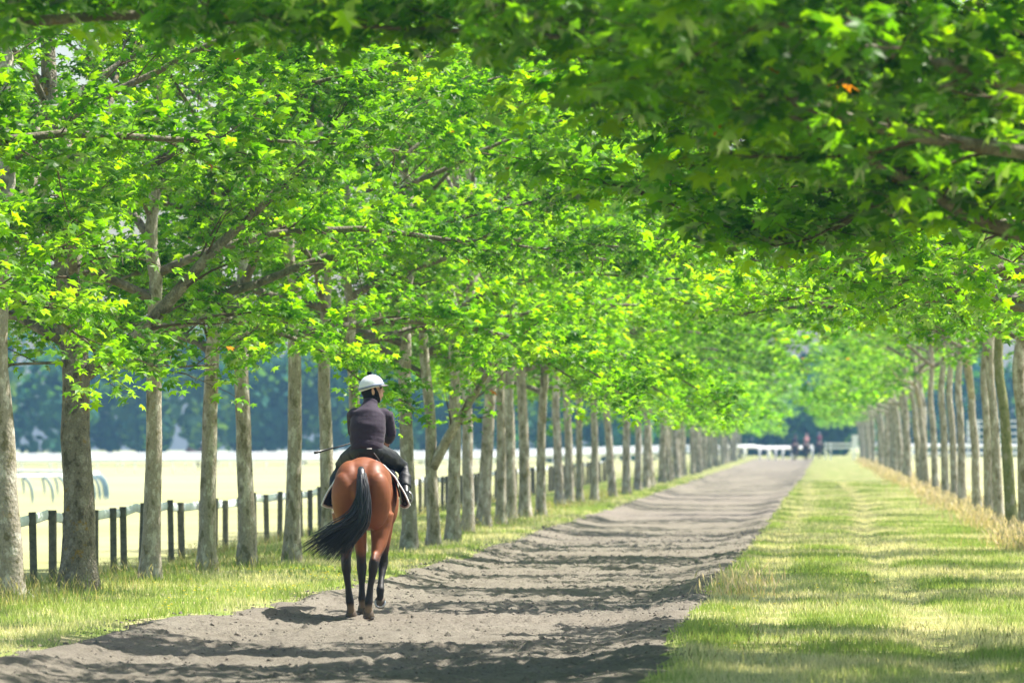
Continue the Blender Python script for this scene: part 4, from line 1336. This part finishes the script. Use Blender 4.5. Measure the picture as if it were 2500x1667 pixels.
wg = MB(); wg.tube([g0 + [-.28, -.18, -.079], g0 + [-.44, -.30, -.125], g0 + [-.455, -.31, -.129]], [.010, .0135, .012], 8); link('whip_flap', wg.mesh('whip_flap', M['boot']), wh)

for o_ in (hs, rider, sad, clo, wh): o_.scale = (.97,) * 3
# far riders
def paint(name, c): return principled(name, c, .7, .2)
def far_pair(x, y, rz, coat, hl, rl, jc, cap, grp=None):
    z = zg1(x, y)
    make_horse((x, y, z), rz, hl, coat, 'distant horses', False)
    make_rider((x, y, z), rz, rl, jc, cap, 'distant riders')
WC = M['helmet']
far_pair(-2.75, 520, R(4), M['bay_dark'], 'dark brown distant horse on the track nearest the white rail', 'distant rider in dark clothes on the dark brown horse', M['jacket'], M['hood'])
far_pair(-1.75, 528, R(-3), M['bay_dark'], 'distant horse under the rider in the pink top', 'distant rider wearing a pale pink top at the end of the track', paint('pink_top', (.50, .24, .25)), paint('red_cap', (.42, .24, .26)))
far_pair(-.55, 545, R(2), M['bay_dark'], 'farthest horse beside the end of the verge, partly in the wood shade', 'distant rider in a plum top beside the grass verge end', paint('plum_top', (.16, .05, .09)), paint('grey_cap', (.3, .3, .36)))
far_pair(-54.2, 497, R(100), M['bay_dark'], 'dark horse crossing the far side of the field behind the white rail', 'distant rider in dark red crossing the far side of the field', paint('maroon_top', (.20, .05, .08)), paint('pale_cap', (.45, .5, .6)))

# ------------------------------------------------------------------ post and rail fence
fence = empty('post_fence', (-9.8, 70, zg1(-9.8, 70))); tag(fence, 'weathered timber post fence carrying one flat white rail beyond the trees', 'fence')
frg = np.random.default_rng(8)
fy = [55.2 + 1.87 * i + frg.normal(0, .12) for i in range(102)]
def fx(y): return float(np.interp(y, [55, 70, 85, 105, 250], [-9.75, -9.8, -10.1, -9.75, -9.35]))
post_v = []
for k in range(4):
    b = MB(); b.box((0, 0, .36), (.092, .092, 1.22), frg.uniform(-.1, .1), .012)
    V, F = b.arrays(); V[:, :2] += (V[:, 2:3] + .2) * frg.normal(0, .012, 2); b.v = [V]
    post_v.append(b.mesh('post', M['post'], False))
tops = []
fo = np.array(fence.location)
for i, y in enumerate(fy):
    x = fx(y) + frg.normal(0, .02); z = zg1(x, y) + frg.normal(0, .02)
    p = link('post', post_v[i % 4], fence, tuple(np.array([x, y, z]) - fo)); p.rotation_euler = (0, frg.normal(0, .015), frg.normal(0, .12))
    tops.append((x - .075, y, z + .885 + frg.normal(0, .012)))
for i in range(len(tops) - 1):
    a, b_ = np.array(tops[i]), np.array(tops[i + 1])
    m = MB(); mid = (a + b_) / 2
    P = np.array([a, mid - [0, 0, .008], b_]) - fo
    m.tube(P, .022, 8, True, .058, ref=(0, 0, 1)) if False else m.tube(P, [.022] * 3, 8, True, [.064] * 3, ref=(0, 0, 1))
    link('rail', m.mesh('rail', M['rail'], False), fence)

# ------------------------------------------------------------------ white running rails
def running_rail(name, label, pts, h, nposts, curve, mat_rail, mat_post, rr=.05, rz_=.06, side=1, pr=.03, two=False):
    P = np.array(pts, float)
    d = np.concatenate([[0], np.cumsum(np.linalg.norm(np.diff(P, axis=0), axis=1))])
    tt = np.linspace(0, d[-1], max(len(P), nposts * 2))
    C = np.stack([np.interp(tt, d, P[:, 0]), np.interp(tt, d, P[:, 1])], -1)
    for _ in range(4): C[1:-1] = .25 * C[:-2] + .5 * C[1:-1] + .25 * C[2:]
    Z = np.array([zg1(x, y) for x, y in C])
    root = empty(name, (C[0, 0], C[0, 1], Z[0])); tag(root, label, 'rail')
    o = np.array(root.location)
    T = np.column_stack([C, Z + h]) - o
    m = MB(); m.tube(T, rr, 8, True, rz_, ref=(0, 0, 1)); m.build('top_rail', mat_rail, root)
    if two:
        m = MB(); m.tube(T - [0, 0, h * .5], rr * .8, 8, True, rz_ * .8, ref=(0, 0, 1)); m.build('lower_rail', mat_rail, root)
    for i in range(nposts):
        k = int(i * (len(C) - 1) / (nposts - 1))
        tn = unit(np.append(C[min(k + 1, len(C) - 1)] - C[max(k - 1, 0)], 0)); nr = np.array([-tn[1], tn[0], 0]) * side
        q = T[k]
        g = q - [0, 0, h + .15]
        m = MB()
        if curve:
            m.tube([q - [0, 0, rz_ * .5], q - nr * .12 - [0, 0, .10], q - nr * .26 - [0, 0, .26], q - nr * .36 - [0, 0, .50], q - nr * .40 - [0, 0, .8], g - nr * .40], pr, 8)
        else:
            m.tube([q - [0, 0, .02], g], pr, 8)
        m.build('stanchion', mat_post, root)
    return root
hair = [(-40.2, 207), (-36.8, 209), (-33.8, 211), (-31.2, 214), (-29.9, 218), (-29.4, 224), (-29.6, 231), (-30.8, 240), (-32.8, 248), (-35.8, 255), (-39.8, 258), (-45.8, 260)]
running_rail('running_rail', 'white running rail turning a hairpin on curved blue grey stanchions', hair, 1.06, 34, True, M['white'], M['rail_blue'], .06, .075, side=1, pr=.055)
for i, (y, h) in enumerate(((428, 1.05), (447, 1.2), (470, 1.4))):
    lab = ['white running rail nearest this side of the far gallop', 'white running rail in the middle of the three across the far field', 'white running rail closest to the wood across the far field'][i]
    r_ = running_rail('running_rail', lab, [(-110, y), (-80, y + 2), (-40, y + 1), (-7.6 - i * .8, y + 4)], h, 36, False, M['white'], M['white'], .09, .17, pr=.05)
    r_['group'] = 'white running rails across the far field'
running_rail('end_rail', 'white post rail closing the far end of the track behind the horses', [(-9.0, 505), (-6.0, 512), (-3.2, 534), (-1.2, 540)], 1.15, 8, False, M['white'], M['white'], .09, .17, pr=.09)
# gate and sign where the verge ends
gt = empty('white_gate', (1.25, 506, zg1(1.25, 506))); tag(gt, 'white railed gate at the far end of the grass verge', 'gate')
for z in (1.40, 1.05):
    m = MB(); m.box((0, 0, z), (2.5, .07, .16), 0, .01); m.build('rail', M['white'], gt, False)
for x in (-1.22, -.75, 1.22):
    m = MB(); m.box((x, .08, .68), (.12, .085, 1.7), 0, .01); m.build('post', M['white'], gt, False)
sg = empty('white_sign', (2.62, 503, zg1(2.62, 503))); tag(sg, 'tall blank white board on a post beside the far gate', 'sign')
m = MB(); m.box((0, 0, 1.62), (.52, .05, 1.15), 0, .02); m.build('board', M['white'], sg, False)
m = MB(); m.box((0, .06, .6), (.10, .06, 1.6), 0, .01); m.build('post', M['white'], sg, False)
# paddock rails and frame beyond the verge row
running_rail('paddock_rail', 'white rail crossing the paddock beyond the verge trees', [(4.5, 520), (12, 522), (30, 525), (60, 530)], 1.35, 16, False, M['white'], M['white'], .09, .17, pr=.06, two=True)
fr_ = empty('paddock_stand', (15.0, 515, zg1(15, 515))); tag(fr_, 'tall white lattice frame standing in the paddock beyond the verge trees', 'frame')
for x in (-2.1, -1.2, -.3, .6, 1.5, 2.4):
    m = MB(); m.box((x, 0, 1.75), (.14, .10, 3.8), 0, .01); m.build('post', M['white'], fr_, False)
for z in (1.9, 2.5, 3.1, 3.6):
    m = MB(); m.box((.15, -.115, z), (4.7, .09, .14), 0, .01); m.build('rail', M['white'], fr_, False)

# ------------------------------------------------------------------ haze
def haze():
    x0, x1, y0, y1, z0, z1 = -1405, 1405, -905, 1605, -3.5, 18.5
    V = [(x0, y0, z0), (x1, y0, z0), (x1, y1, z0), (x0, y1, z0), (x0, y0, z1), (x1, y0, z1), (x1, y1, z1), (x0, y1, z1)]
    F = [(0, 3, 2, 1), (4, 5, 6, 7), (0, 1, 5, 4), (1, 2, 6, 5), (2, 3, 7, 6), (3, 0, 4, 7)]
    m, nt, N, L, out = mat_new('air')
    p = N("ShaderNodeVolumePrincipled")
    p.inputs['Color'].default_value = (.22, .45, .84, 1)
    p.inputs['Density'].default_value = .00024
    p.inputs['Anisotropy'].default_value = .2
    L(p.outputs[0], out.inputs['Volume'])
    tag(link('haze', mesh_np('haze', V, np.array(F), m)), kind='stuff')
haze()
